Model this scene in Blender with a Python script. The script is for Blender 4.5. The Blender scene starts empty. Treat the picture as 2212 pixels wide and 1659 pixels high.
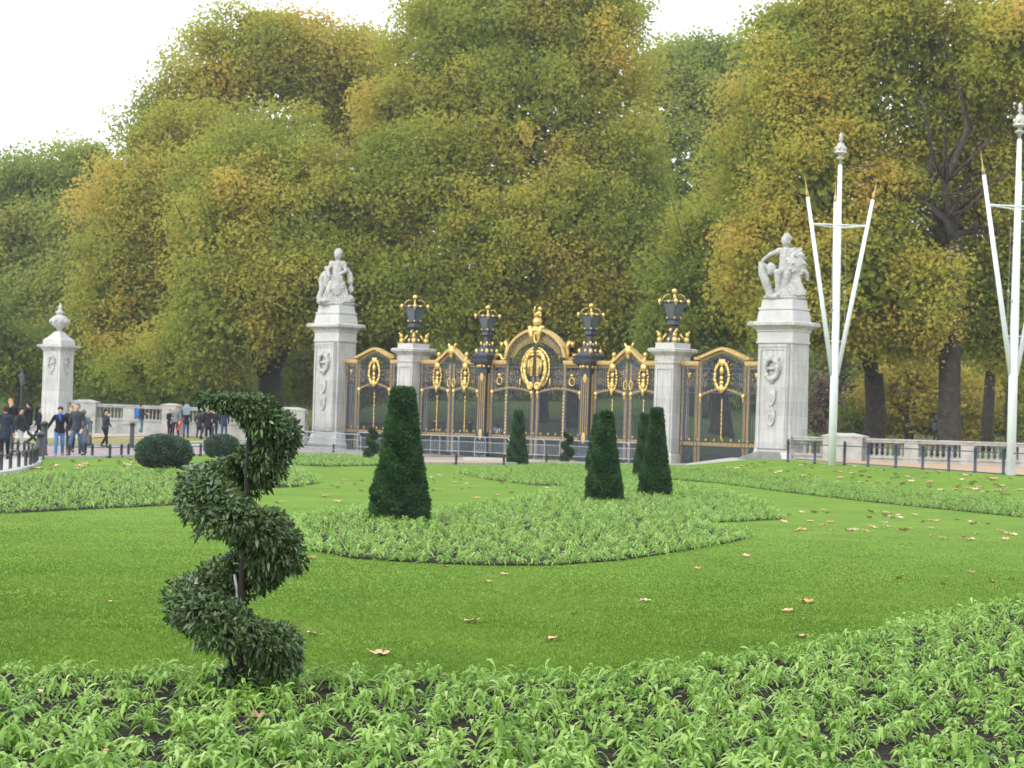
import bpy, math, random
import numpy as np
from mathutils import Vector, Matrix, Euler
from mathutils.geometry import delaunay_2d_cdt

# ------------------------------------------------------------------ camera, sky, sun, exposure
SC = bpy.context.scene
COL = SC.collection
F = 4600.0                      # focal length in units of a 2212 px wide frame
CAMH = 1.8
ROLL = 0.0306
PITCH = (906 - 829.5) / F
cam_d = bpy.data.cameras.new('camera'); cam = bpy.data.objects.new('camera', cam_d); COL.objects.link(cam)
cam_d.sensor_width = 36.0; cam_d.lens = F / 2212 * 36; cam_d.clip_end = 1500; cam_d.clip_start = 0.1
cam_d.dof.use_dof = True; cam_d.dof.focus_distance = 14.5; cam_d.dof.aperture_fstop = 8.5
CM = Matrix.Rotation(math.pi / 2 + PITCH, 4, 'X') @ Matrix.Rotation(ROLL, 4, 'Z')
cam.matrix_world = Matrix.Translation((0, 0, CAMH)) @ CM
SC.camera = cam

world = bpy.data.worlds.new('World'); SC.world = world; world.use_nodes = True
nt = world.node_tree; nt.nodes.clear()
wo = nt.nodes.new('ShaderNodeOutputWorld'); bg = nt.nodes.new('ShaderNodeBackground')
sky = nt.nodes.new('ShaderNodeTexSky'); sky.sky_type = 'NISHITA'; sky.sun_disc = False
SUN_EL = math.radians(38); SUN_AZ = math.radians(232)      # azimuth clockwise from +Y
sky.sun_elevation = SUN_EL; sky.sun_rotation = SUN_AZ
sky.air_density = 1.6; sky.dust_density = 6.0; sky.ozone_density = 1.5
hs = nt.nodes.new('ShaderNodeHueSaturation'); hs.inputs['Saturation'].default_value = 0.28
cloud = nt.nodes.new('ShaderNodeMixRGB'); cloud.inputs['Fac'].default_value = .72      # even layer of high cloud over the clear sky
tcw = nt.nodes.new('ShaderNodeTexCoord'); nw = nt.nodes.new('ShaderNodeTexNoise'); nw.inputs['Scale'].default_value = 2.2; nw.inputs['Detail'].default_value = 4
mpw = nt.nodes.new('ShaderNodeMapping'); mpw.inputs['Scale'].default_value = (1, 1, 3); nt.links.new(tcw.outputs['Generated'], mpw.inputs['Vector']); nt.links.new(mpw.outputs[0], nw.inputs['Vector'])
crw = nt.nodes.new('ShaderNodeValToRGB'); crw.color_ramp.elements[0].position = .3; crw.color_ramp.elements[0].color = (.74, .86, .97, 1); crw.color_ramp.elements[1].position = .7; crw.color_ramp.elements[1].color = (1, 1, 1, 1)
mulw = nt.nodes.new('ShaderNodeVectorMath'); mulw.operation = 'SCALE'; mulw.inputs['Scale'].default_value = 9.5
nt.links.new(nw.outputs['Fac'], crw.inputs['Fac']); nt.links.new(crw.outputs[0], mulw.inputs[0]); nt.links.new(mulw.outputs[0], cloud.inputs['Color2'])
nt.links.new(sky.outputs[0], hs.inputs['Color']); nt.links.new(hs.outputs[0], cloud.inputs['Color1']); nt.links.new(cloud.outputs[0], bg.inputs['Color'])
bg.inputs['Strength'].default_value = 0.15
nt.links.new(bg.outputs[0], wo.inputs['Surface'])
sun_d = bpy.data.lights.new('sun', 'SUN'); sun = bpy.data.objects.new('sun', sun_d); COL.objects.link(sun)
sun_d.energy = 0.6; sun_d.angle = math.radians(25); sun_d.color = (1.0, 0.96, 0.9)
sd = Vector((math.sin(SUN_AZ) * math.cos(SUN_EL), math.cos(SUN_AZ) * math.cos(SUN_EL), math.sin(SUN_EL)))
sun.rotation_euler = sd.to_track_quat('Z', 'Y').to_euler()
SC.view_settings.view_transform = 'Standard'; SC.view_settings.look = 'None'
SC.view_settings.exposure = 0.8; SC.view_settings.gamma = 1.0
SC.render.engine = 'CYCLES'
SC.cycles.max_bounces = 7; SC.cycles.diffuse_bounces = 4; SC.cycles.transparent_max_bounces = 8
SC.cycles.use_denoising = True

rnd = random.Random(7)
rs = np.random.RandomState(11)

# ------------------------------------------------------------------ pixel helpers and terrain
CM3 = CM.to_3x3()
def ray(px, py):
    return CM3 @ Vector(((px - 1106) / F, (829.5 - py) / F, -1))
def at(px, py, Y):
    d = ray(px, py); t = Y / d.y
    return Vector((d.x * t, Y, CAMH + d.z * t))
def sm(a, b, x):
    t = min(1.0, max(0.0, (x - a) / (b - a))); return t * t * (3 - 2 * t)
TH = math.radians(42.6); ST, CT = math.sin(TH), math.cos(TH)
GC = Vector((1.24, 106.0, 0))
def bound(X):
    if X < -9.7: return 116.0
    if X > 12.2: return 96.0
    return 116 - (X + 9.7) * 20 / 21.9
def g(X, Y):
    L = sm(-8, -18, X) * sm(82, 112, Y) * 0.42
    e = (X - 10.9) * .902 + (Y - 84) * .429
    R = .45 * sm(-7, 0, e) * sm(7, 10.8, X)
    b = Y - bound(X)
    mid = -.11 * sm(60, 100, Y) * (1 - sm(-8, -18, X)) * (1 - sm(7, 10.8, X))
    P = 3.0 * sm(4, 50, b) + 2.0 * sm(50, 140, b)
    if X < -9: P *= 1 - .7 * sm(-9, -15, X) * sm(130, 40, b)
    if X > 9: P *= 1 - .85 * sm(9, 16, X) * sm(120, 40, b)
    return L + R + mid + P
def gnd(px, py, ymax=118.0):
    d = ray(px, py); z = 0.0
    P = None
    for i in range(12):
        if d.z >= -1e-4: break
        t = (z - CAMH) / d.z
        P = Vector((d.x * t, d.y * t, z))
        if P.y > ymax: P = Vector((d.x * ymax / d.y, ymax, 0))
        z2 = g(P.x, P.y); z = .5 * z + .5 * z2
    if P is None: P = Vector((d.x * ymax / d.y, ymax, 0))
    P.z = g(P.x, P.y)
    return P
def gate_s(px, py=850):
    d = ray(px, py); m = d.x / d.y
    return (m * GC.y - GC.x) / (CT + m * ST)
def gate_p(s, off=0.0, z=None):
    X = GC.x + s * CT + off * ST; Y = GC.y - s * ST + off * CT
    return Vector((X, Y, -.11 if z is None else z))

# ------------------------------------------------------------------ materials
def new_mat(name):
    m = bpy.data.materials.new(name); m.use_nodes = True
    n = m.node_tree; return m, n, n.nodes['Principled BSDF']
def set_spec(p, v):
    p.inputs['Specular IOR Level'].default_value = v
def noise_mat(name, stops, scale=5, rough=.8, metal=0, bump=0, bscale=None, detail=6, spec=.3, coord='Object', dist=0.02):
    m, n, p = new_mat(name)
    tc = n.nodes.new('ShaderNodeTexCoord')
    no = n.nodes.new('ShaderNodeTexNoise'); no.inputs['Scale'].default_value = scale; no.inputs['Detail'].default_value = detail
    no.inputs['Roughness'].default_value = .65
    n.links.new(tc.outputs[coord], no.inputs['Vector'])
    cr = n.nodes.new('ShaderNodeValToRGB')
    els = cr.color_ramp.elements
    while len(els) < len(stops): els.new(.5)
    for e, (pos, c) in zip(els, stops): e.position = pos; e.color = (*c, 1)
    n.links.new(no.outputs['Fac'], cr.inputs['Fac']); n.links.new(cr.outputs['Color'], p.inputs['Base Color'])
    p.inputs['Roughness'].default_value = rough; p.inputs['Metallic'].default_value = metal; set_spec(p, spec)
    if bump:
        n2 = n.nodes.new('ShaderNodeTexNoise'); n2.inputs['Scale'].default_value = bscale or scale * 4; n2.inputs['Detail'].default_value = 4
        n.links.new(tc.outputs[coord], n2.inputs['Vector'])
        b = n.nodes.new('ShaderNodeBump'); b.inputs['Strength'].default_value = bump; b.inputs['Distance'].default_value = dist
        n.links.new(n2.outputs['Fac'], b.inputs['Height']); n.links.new(b.outputs['Normal'], p.inputs['Normal'])
    return m
def plain(name, c, rough=.6, metal=0, spec=.3, var=.15, scale=6, bump=0):
    a = tuple(x * (1 - var) for x in c); b = tuple(min(1, x * (1 + var)) for x in c)
    return noise_mat(name, [(.3, a), (.7, b)], scale, rough, metal, bump, spec=spec)
def leaf_mat(name, stops, transl=.3, rough=.5, spec=.3, wt=.55, noise=None):
    """colour of each leaf from its own random value and the tone of its spray"""
    m, n, p = new_mat(name)
    a1 = n.nodes.new('ShaderNodeAttribute'); a1.attribute_name = 'rnd'
    a2 = n.nodes.new('ShaderNodeAttribute'); a2.attribute_name = 'tone'
    mx = n.nodes.new('ShaderNodeMath'); mx.operation = 'MULTIPLY'; mx.inputs[1].default_value = 1 - wt
    my = n.nodes.new('ShaderNodeMath'); my.operation = 'MULTIPLY_ADD'; my.inputs[1].default_value = wt
    n.links.new(a1.outputs['Fac'], mx.inputs[0]); n.links.new(a2.outputs['Fac'], my.inputs[0]); n.links.new(mx.outputs[0], my.inputs[2])
    cr = n.nodes.new('ShaderNodeValToRGB'); els = cr.color_ramp.elements
    while len(els) < len(stops): els.new(.5)
    for e, (pos, c) in zip(els, stops): e.position = pos; e.color = (*c, 1)
    n.links.new(my.outputs[0], cr.inputs['Fac']); n.links.new(cr.outputs['Color'], p.inputs['Base Color'])
    p.inputs['Roughness'].default_value = rough; set_spec(p, spec)
    if transl:
        tr = n.nodes.new('ShaderNodeBsdfTranslucent'); mix = n.nodes.new('ShaderNodeMixShader'); mix.inputs[0].default_value = transl
        n.links.new(cr.outputs['Color'], tr.inputs['Color'])
        out = n.nodes['Material Output']
        n.links.new(p.outputs[0], mix.inputs[1]); n.links.new(tr.outputs[0], mix.inputs[2]); n.links.new(mix.outputs[0], out.inputs['Surface'])
    return m

STONE = noise_mat('portland_stone', [(.25, (.36, .35, .32)), (.45, (.47, .46, .435)), (.75, (.53, .52, .50))], 1.6, .85, bump=.25, bscale=14)
# stone courses and rain streaks
def stone_courses(name, course=.62):
    m = noise_mat(name, [(.25, (.38, .37, .34)), (.45, (.48, .47, .445)), (.75, (.54, .53, .51))], 1.3, .85, bump=.2, bscale=16)
    n = m.node_tree; p = n.nodes['Principled BSDF']; cr = [x for x in n.nodes if x.type == 'VALTORGB'][0]
    tc = [x for x in n.nodes if x.type == 'TEX_COORD'][0]
    sep = n.nodes.new('ShaderNodeSeparateXYZ'); n.links.new(tc.outputs['Object'], sep.inputs[0])
    d = n.nodes.new('ShaderNodeMath'); d.operation = 'DIVIDE'; d.inputs[1].default_value = course
    fr = n.nodes.new('ShaderNodeMath'); fr.operation = 'FRACT'
    gt = n.nodes.new('ShaderNodeMath'); gt.operation = 'LESS_THAN'; gt.inputs[1].default_value = .035
    n.links.new(sep.outputs['Z'], d.inputs[0]); n.links.new(d.outputs[0], fr.inputs[0]); n.links.new(fr.outputs[0], gt.inputs[0])
    fl = n.nodes.new('ShaderNodeMath'); fl.operation = 'FLOOR'; n.links.new(d.outputs[0], fl.inputs[0])
    wn = n.nodes.new('ShaderNodeTexWhiteNoise'); wn.noise_dimensions = '1D'; n.links.new(fl.outputs[0], wn.inputs['W'])
    mp = n.nodes.new('ShaderNodeMapping'); mp.inputs['Scale'].default_value = (7, 7, .5); n.links.new(tc.outputs['Object'], mp.inputs['Vector'])
    st = n.nodes.new('ShaderNodeTexNoise'); st.inputs['Scale'].default_value = 1.2; st.inputs['Detail'].default_value = 5; n.links.new(mp.outputs[0], st.inputs['Vector'])
    sr = n.nodes.new('ShaderNodeMapRange'); sr.inputs['From Min'].default_value = .35; sr.inputs['From Max'].default_value = .7
    sr.inputs['To Min'].default_value = .74; sr.inputs['To Max'].default_value = 1.04; n.links.new(st.outputs['Fac'], sr.inputs['Value'])
    wr = n.nodes.new('ShaderNodeMapRange'); wr.inputs['To Min'].default_value = .9; wr.inputs['To Max'].default_value = 1.04; n.links.new(wn.outputs['Value'], wr.inputs['Value'])
    mu = n.nodes.new('ShaderNodeMath'); mu.operation = 'MULTIPLY'; n.links.new(sr.outputs[0], mu.inputs[0]); n.links.new(wr.outputs[0], mu.inputs[1])
    jt = n.nodes.new('ShaderNodeMath'); jt.operation = 'MULTIPLY'; jt.inputs[1].default_value = .13; n.links.new(gt.outputs[0], jt.inputs[0])
    su = n.nodes.new('ShaderNodeMath'); su.operation = 'SUBTRACT'; n.links.new(mu.outputs[0], su.inputs[0]); n.links.new(jt.outputs[0], su.inputs[1])
    vm = n.nodes.new('ShaderNodeVectorMath'); vm.operation = 'SCALE'
    n.links.new(cr.outputs['Color'], vm.inputs[0]); n.links.new(su.outputs[0], vm.inputs['Scale']); n.links.new(vm.outputs[0], p.inputs['Base Color'])
    return m
SHAFT = stone_courses('coursed_portland_stone')
CORN = noise_mat('weathered_cornice_stone', [(.3, (.26, .255, .235)), (.5, (.42, .41, .38)), (.75, (.55, .54, .51))], 3.5, .9, bump=.4, bscale=20)
CARVE = noise_mat('carved_stone', [(.3, (.30, .295, .27)), (.6, (.46, .455, .43)), (.8, (.54, .53, .51))], 4, .85, bump=.4, bscale=25)
WALLST = noise_mat('balustrade_stone', [(.3, (.26, .25, .22)), (.5, (.37, .36, .33)), (.75, (.46, .445, .41))], 2.2, .9, bump=.4, bscale=18)
GOLD = noise_mat('gold_leaf', [(.3, (.50, .36, .10)), (.6, (.78, .56, .20)), (.85, (.92, .74, .36))], 9, .36, .75, bump=.3, bscale=30)
GOLDD = noise_mat('aged_gold_paint', [(.3, (.40, .27, .10)), (.7, (.62, .44, .18))], 9, .5, .45, bump=.2)
IRON = noise_mat('blue_black_iron_paint', [(.3, (.012, .016, .026)), (.7, (.035, .042, .06))], 6, .38, 0, spec=.5)
GREYIR = noise_mat('grey_blue_iron_paint', [(.3, (.045, .055, .085)), (.7, (.09, .105, .14))], 6, .4, 0, spec=.5)
NAVY = noise_mat('navy_post_paint', [(.3, (.022, .03, .06)), (.7, (.04, .055, .10))], 8, .4, 0, spec=.5)
BLACK = noise_mat('black_post_paint', [(.3, (.012, .013, .015)), (.7, (.03, .032, .034))], 8, .45, 0, spec=.5)
STEEL = noise_mat('galvanised_steel', [(.3, (.26, .29, .32)), (.7, (.40, .43, .46))], 20, .42, .4)
WHITEP = noise_mat('white_pole_paint', [(.3, (.66, .70, .72)), (.7, (.78, .80, .81))], 3, .35, 0, spec=.5)
CROWN = noise_mat('dull_brass', [(.3, (.34, .32, .28)), (.7, (.54, .52, .47))], 8, .45, .35)
BARK = noise_mat('plane_bark', [(.3, (.028, .022, .018)), (.55, (.06, .049, .038)), (.75, (.12, .10, .078))], 2.2, .95, bump=.6, bscale=9, dist=.08)
def glass_mat():
    m, n, p = new_mat('lantern_glass')
    p.inputs['Base Color'].default_value = (.13, .16, .16, 1); p.inputs['Roughness'].default_value = .12
    p.inputs['Transmission Weight'].default_value = .4; set_spec(p, .8)
    return m
GLASS = glass_mat()

# ------------------------------------------------------------------ object helpers
def tag(o, label=None, cat=None, group=None, kind=None):
    if label: o['label'] = label
    if cat: o['category'] = cat
    if group: o['group'] = group
    if kind: o['kind'] = kind
    return o
def empty(name, loc, rz=0, label=None, cat=None, group=None):
    o = bpy.data.objects.new(name, None); COL.objects.link(o); o.location = loc; o.rotation_euler = (0, 0, rz)
    o.empty_display_size = .2
    return tag(o, label, cat, group)
def kids(o):
    return [c for c in bpy.data.objects if c.parent == o]
def copy_tree(o, parent=None):
    c = o.copy(); COL.objects.link(c)
    if parent: c.parent = parent
    for ch in list(o.children): copy_tree(ch, c)
    return c
def place(o, mat, name, parent, loc=None, rz=0):
    COL.objects.link(o)
    if mat: o.data.materials.append(mat)
    if parent: o.parent = parent
    if loc is not None: o.location = loc
    if rz: o.rotation_euler = (0, 0, rz)
    return o

class MB:
    def __init__(s): s.v = []; s.f = []
    def add(s, vs, fs):
        b = len(s.v); s.v += [tuple(x) for x in vs]; s.f += [tuple(b + i for i in f) for f in fs]
    def box(s, c, d, rz=0, top=1.0, topy=None):
        """box centred at c=(x,y,zbottom) with size d; top scales the upper face"""
        x, y, z = c; w, l, h = d[0] / 2, d[1] / 2, d[2]; ty = top if topy is None else topy
        p = [(-w, -l, 0), (w, -l, 0), (w, l, 0), (-w, l, 0), (-w * top, -l * ty, h), (w * top, -l * ty, h), (w * top, l * ty, h), (-w * top, l * ty, h)]
        cr, sr = math.cos(rz), math.sin(rz)
        s.add([(x + a * cr - b * sr, y + a * sr + b * cr, z + q) for a, b, q in p],
              [(0, 3, 2, 1), (4, 5, 6, 7), (0, 1, 5, 4), (1, 2, 6, 5), (2, 3, 7, 6), (3, 0, 4, 7)])
    def stack(s, cx, cy, prof, rz=0):
        """square section stack: prof = [(z, wx, wy)...]"""
        vs = []; cr, sr = math.cos(rz), math.sin(rz)
        for z, wx, wy in prof:
            for a, b in ((-1, -1), (1, -1), (1, 1), (-1, 1)):
                xx, yy = a * wx / 2, b * wy / 2
                vs.append((cx + xx * cr - yy * sr, cy + xx * sr + yy * cr, z))
        fs = [(3, 2, 1, 0)]
        for k in range(len(prof) - 1):
            for i in range(4):
                j = (i + 1) % 4; fs.append((k * 4 + i, k * 4 + j, k * 4 + 4 + j, k * 4 + 4 + i))
        k = len(prof) - 1; fs.append((k * 4, k * 4 + 1, k * 4 + 2, k * 4 + 3)); s.add(vs, fs)
    def tube(s, pts, rad, n=8, cap=True):
        pts = [Vector(p) for p in pts]
        if not hasattr(rad, '__len__'): rad = [rad] * len(pts)
        vs = []; ref = None
        for i, p in enumerate(pts):
            a = pts[max(0, i - 1)]; b = pts[min(len(pts) - 1, i + 1)]; t = (b - a).normalized()
            if ref is None:
                ref = Vector((0, 0, 1)) if abs(t.z) < .9 else Vector((1, 0, 0))
            u = t.cross(ref).normalized(); w = t.cross(u).normalized(); ref = -w if False else ref
            if u.length < .1: u = Vector((1, 0, 0))
            for k in range(n):
                an = 2 * math.pi * k / n
                vs.append(p + (u * math.cos(an) + w * math.sin(an)) * rad[i])
        fs = []
        for i in range(len(pts) - 1):
            for k in range(n):
                j = (k + 1) % n; fs.append((i * n + k, i * n + j, i * n + n + j, i * n + n + k))
        if cap: fs.append(tuple(range(n))[::-1]); fs.append(tuple((len(pts) - 1) * n + k for k in range(n)))
        s.add(vs, fs)
    def lathe(s, prof, n=16, c=(0, 0, 0)):
        vs = []; fs = []
        for r, z in prof:
            for k in range(n):
                an = 2 * math.pi * k / n; vs.append((c[0] + r * math.cos(an), c[1] + r * math.sin(an), c[2] + z))
        for i in range(len(prof) - 1):
            for k in range(n):
                j = (k + 1) % n; fs.append((i * n + k, i * n + j, i * n + n + j, i * n + n + k))
        fs.append(tuple(range(n))[::-1]); fs.append(tuple((len(prof) - 1) * n + k for k in range(n)))
        s.add(vs, fs)
    def ell(s, c, r, n=8, m=6, rot=None):
        if not hasattr(r, '__len__'): r = (r, r, r)
        vs = [(0, 0, -r[2])]; fs = []
        for i in range(1, m):
            ph = math.pi * i / m - math.pi / 2
            for k in range(n):
                an = 2 * math.pi * k / n
                vs.append((r[0] * math.cos(ph) * math.cos(an), r[1] * math.cos(ph) * math.sin(an), r[2] * math.sin(ph)))
        vs.append((0, 0, r[2])); L = len(vs) - 1
        for k in range(n): fs.append((0, 1 + (k + 1) % n, 1 + k))
        for i in range(m - 2):
            for k in range(n):
                j = (k + 1) % n; a = 1 + i * n; fs.append((a + k, a + j, a + n + j, a + n + k))
        a = 1 + (m - 2) * n
        for k in range(n): fs.append((a + k, a + (k + 1) % n, L))
        if rot is not None: vs = [rot @ Vector(v) for v in vs]
        s.add([(c[0] + v[0], c[1] + v[1], c[2] + v[2]) for v in vs], fs)
    def cap(s, a, b, ra, rb, n=12, m=4):
        """tapered capsule"""
        a, b = Vector(a), Vector(b); t = (b - a)
        L = t.length; q = Vector((0, 0, 1)).rotation_difference(t.normalized() if L > 1e-6 else Vector((0, 0, 1))).to_matrix()
        prof = []
        for i in range(m + 1):
            ph = -math.pi / 2 + math.pi / 2 * i / m; prof.append((max(ra * math.cos(ph), ra * .02), ra * math.sin(ph)))
        for i in range(m + 1):
            ph = math.pi / 2 * i / m; prof.append((max(rb * math.cos(ph), rb * .02), L + rb * math.sin(ph)))
        o = MB(); o.lathe(prof, n); s.add([a + q @ Vector(v) for v in o.v], o.f)
    def prism(s, poly, y0, y1, c=(0, 0, 0)):
        """2D polygon in x,z extruded from y0 to y1"""
        n = len(poly)
        vs = [(c[0] + x, c[1] + y0, c[2] + z) for x, z in poly] + [(c[0] + x, c[1] + y1, c[2] + z) for x, z in poly]
        fs = [tuple(range(n)), tuple(range(2 * n - 1, n - 1, -1))] + [(i, n + i, n + (i + 1) % n, (i + 1) % n) for i in range(n)]
        s.add(vs, fs)
    def ring(s, c, r, w, t=.02, n=10, rz=None):
        """flat annulus in the x,z plane (r may be (rx,rz))"""
        rx, rzz = (r if hasattr(r, '__len__') else (r, r))
        vs = []
        for k in range(n):
            an = 2 * math.pi * k / n; ca, sa = math.cos(an), math.sin(an)
            for (q, yy) in ((0, -t), (-w, -t), (-w, t), (0, t)):
                vs.append((c[0] + (rx + q) * ca, c[1] + yy, c[2] + (rzz + q) * sa))
        fs = []
        for k in range(n):
            j = (k + 1) % n
            for i in range(4):
                i2 = (i + 1) % 4; fs.append((k * 4 + i, k * 4 + i2, j * 4 + i2, j * 4 + i))
        s.add(vs, fs)
    def band(s, pts, w, y0, y1):
        """ribbon of height w that follows x,z points, extruded in y"""
        n = len(pts); P = [Vector((p[0], p[1])) for p in pts]; vs = []
        for i in range(n):
            t = (P[min(n - 1, i + 1)] - P[max(0, i - 1)]).normalized(); nn = Vector((-t.y, t.x))
            for q, yy in ((0, y0), (w, y0), (w, y1), (0, y1)):
                vs.append((P[i].x + nn.x * q, yy, P[i].y + nn.y * q))
        fs = [(0, 1, 2, 3), tuple((n - 1) * 4 + k for k in (3, 2, 1, 0))]
        for i in range(n - 1):
            for k in range(4):
                j = (k + 1) % 4; fs.append((i * 4 + k, i * 4 + 4 + k, i * 4 + 4 + j, i * 4 + j))
        s.add(vs, fs)
    def build(s, name, mat, parent=None, smooth=False, loc=None, rz=0):
        me = bpy.data.meshes.new(name); me.from_pydata([tuple(v) for v in s.v], [], s.f); me.update()
        o = bpy.data.objects.new(name, me)
        if smooth:
            me.polygons.foreach_set('use_smooth', [True] * len(me.polygons))
        place(o, mat, name, parent, loc, rz)
        return o
def remesh(o, vox, sub=3, disp=0, dscale=.3):
    m = o.modifiers.new('remesh', 'REMESH'); m.mode = 'VOXEL'; m.voxel_size = vox; m.use_smooth_shade = True
    s = o.modifiers.new('smooth', 'SMOOTH'); s.iterations = sub; s.factor = .5
    if disp:
        t = bpy.data.textures.new(o.name + '_clouds', 'CLOUDS'); t.noise_scale = dscale; t.noise_depth = 2
        d = o.modifiers.new('displace', 'DISPLACE'); d.texture = t; d.strength = disp; d.mid_level = .5
    return o

def np_mesh(name, V, nq, attrs, mat, parent=None, loc=None, k=4, smooth=False):
    """V (n,3) vertices, nq faces index array (m,4)"""
    me = bpy.data.meshes.new(name)
    me.vertices.add(len(V)); me.vertices.foreach_set('co', np.ascontiguousarray(V, dtype=np.float32).ravel())
    m = len(nq); me.loops.add(m * 4); me.loops.foreach_set('vertex_index', np.ascontiguousarray(nq, dtype=np.int32).ravel())
    me.polygons.add(m); me.polygons.foreach_set('loop_start', np.arange(0, m * 4, 4, dtype=np.int32))
    for nm, arr in attrs.items():
        a = me.attributes.new(nm, 'FLOAT', 'FACE'); a.data.foreach_set('value', np.ascontiguousarray(arr, dtype=np.float32))
    if smooth: me.polygons.foreach_set('use_smooth', np.ones(m, dtype=bool))
    me.update(calc_edges=True); me.validate()
    o = bpy.data.objects.new(name, me); place(o, mat, name, parent, loc)
    return o
def leaf_arrays(P, D, S, L, W, ts, ws, droop=0.0, fold=0.0):
    """blades: base P, direction D, side S, length L, width W; ts, ws section positions and widths; droop bends down"""
    n = len(P); K = len(ts); L = np.broadcast_to(L, (n,)); W = np.broadcast_to(W, (n,)); droop = np.broadcast_to(droop, (n,))
    V = np.zeros((n, K, 2, 3))
    for i, (t, w) in enumerate(zip(ts, ws)):
        c = P + D * (L * t)[:, None]; c = c.copy(); c[:, 2] -= droop * L * t * t
        V[:, i, 0] = c - S * (W * w / 2)[:, None]; V[:, i, 1] = c + S * (W * w / 2)[:, None]
    idx = np.arange(n)[:, None] * (2 * K)
    q = []
    for i in range(K - 1):
        q.append(np.concatenate([idx + 2 * i, idx + 2 * i + 1, idx + 2 * i + 3, idx + 2 * i + 2], axis=1))
    Q = np.stack(q, axis=1).reshape(-1, 4)
    return V.reshape(-1, 3), Q, K - 1
def rhomb(P, D, S, L, W):
    """flat pointed leaf, one quad: base, side, tip, side"""
    n = len(P); L = np.broadcast_to(L, (n,))[:, None]; W = np.broadcast_to(W, (n,))[:, None]
    V = np.stack([P, P + D * L * .45 + S * W * .5, P + D * L, P + D * L * .45 - S * W * .5], axis=1)
    return V.reshape(-1, 3), np.arange(n * 4).reshape(n, 4)
def unit(a): return a / np.maximum(np.linalg.norm(a, axis=-1, keepdims=True), 1e-9)
def rdir(n, r=rs): return unit(r.normal(size=(n, 3)))
def perp(D, r=rs):
    return unit(np.cross(D, rdir(len(D), r)))

def drape(name, poly, mat, dz, spacing=1.5, label=None, kind='structure', world=False, thick=0):
    """sheet over the terrain inside a polygon given on the ground"""
    P = [Vector((p[0], p[1], 0)) for p in poly]
    # densify edges
    B = []
    for i in range(len(P)):
        a, b = P[i], P[(i + 1) % len(P)]; k = max(1, int((b - a).length / spacing))
        for j in range(k): B.append((a + (b - a) * j / k).to_2d())
    xs = [p.x for p in B]; ys = [p.y for p in B]
    pts = list(B); nx = int((max(xs) - min(xs)) / spacing); ny = int((max(ys) - min(ys)) / spacing)
    for i in range(nx + 1):
        for j in range(ny + 1):
            x = min(xs) + i * spacing + .01; y = min(ys) + (j + .5 * (i % 2)) * spacing + .01
            ins = False; k = len(B) - 1
            for q in range(len(B)):
                if (B[q].y > y) != (B[k].y > y) and x < (B[k].x - B[q].x) * (y - B[q].y) / (B[k].y - B[q].y) + B[q].x: ins = not ins
                k = q
            if ins: pts.append(Vector((x, y)))
    r = delaunay_2d_cdt(pts, [], [list(range(len(B)))], 1, 1e-4)
    me = bpy.data.meshes.new(name); me.from_pydata([(v.x, v.y, g(v.x, v.y) + dz) for v in r[0]], [], [tuple(f) for f in r[2]]); me.update()
    for pl in me.polygons:
        if pl.normal.z < 0: pl.flip()
    me.polygons.foreach_set('use_smooth', [True] * len(me.polygons))
    o = bpy.data.objects.new(name, me); place(o, mat, name, None)
    tag(o, label, None, None, kind)
    return o
def inside(poly, x, y):
    ins = np.zeros(len(x), bool); k = len(poly) - 1
    for q in range(len(poly)):
        xq, yq = poly[q][0], poly[q][1]; xk, yk = poly[k][0], poly[k][1]
        c = ((yq > y) != (yk > y)) & (x < (xk - xq) * (y - yq) / ((yk - yq) if yk != yq else 1e-9) + xq)
        ins ^= c; k = q
    return ins
def gp(lst): return [gnd(*p) for p in lst]
# ------------------------------------------------------------------ the setting
GRASS = noise_mat('lawn_grass', [(.25, (.085, .170, .016)), (.5, (.122, .215, .022)), (.78, (.17, .265, .032))], .55, .9, bump=.5, bscale=90, detail=10, spec=.15, dist=.03)
PARKG = noise_mat('park_grass', [(.3, (.035, .07, .014)), (.5, (.065, .11, .022)), (.62, (.12, .095, .04)), (.8, (.18, .11, .05))], .16, .95, bump=.5, bscale=8, detail=12, spec=.1)
SOIL = noise_mat('dark_soil', [(.35, (.012, .010, .009)), (.55, (.028, .022, .019)), (.68, (.06, .048, .042)), (.8, (.20, .17, .15))], 22, .95, bump=1.0, bscale=26, detail=12, spec=.1, dist=.06)
ROADM = noise_mat('pinkish_tarmac', [(.3, (.22, .175, .175)), (.7, (.31, .25, .25))], 1.5, .9, bump=.2, bscale=60, detail=10)
PAVE = noise_mat('pale_paving', [(.3, (.33, .31, .29)), (.7, (.46, .44, .41))], 1.2, .9, bump=.2, bscale=40, detail=10)
KERBM = noise_mat('kerb_granite', [(.3, (.30, .29, .28)), (.7, (.44, .43, .41))], 4, .85, bump=.3)
LITTER = noise_mat('leaf_strewn_gravel', [(.35, (.30, .25, .20)), (.5, (.38, .27, .18)), (.62, (.45, .24, .12)), (.8, (.50, .36, .22))], 9, .95, bump=.5, bscale=30, detail=10)
VERGE = noise_mat('leafy_verge_grass', [(.35, (.12, .17, .03)), (.5, (.20, .20, .05)), (.7, (.34, .25, .09))], 3, .95, bump=.5, bscale=30, detail=10)

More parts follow.
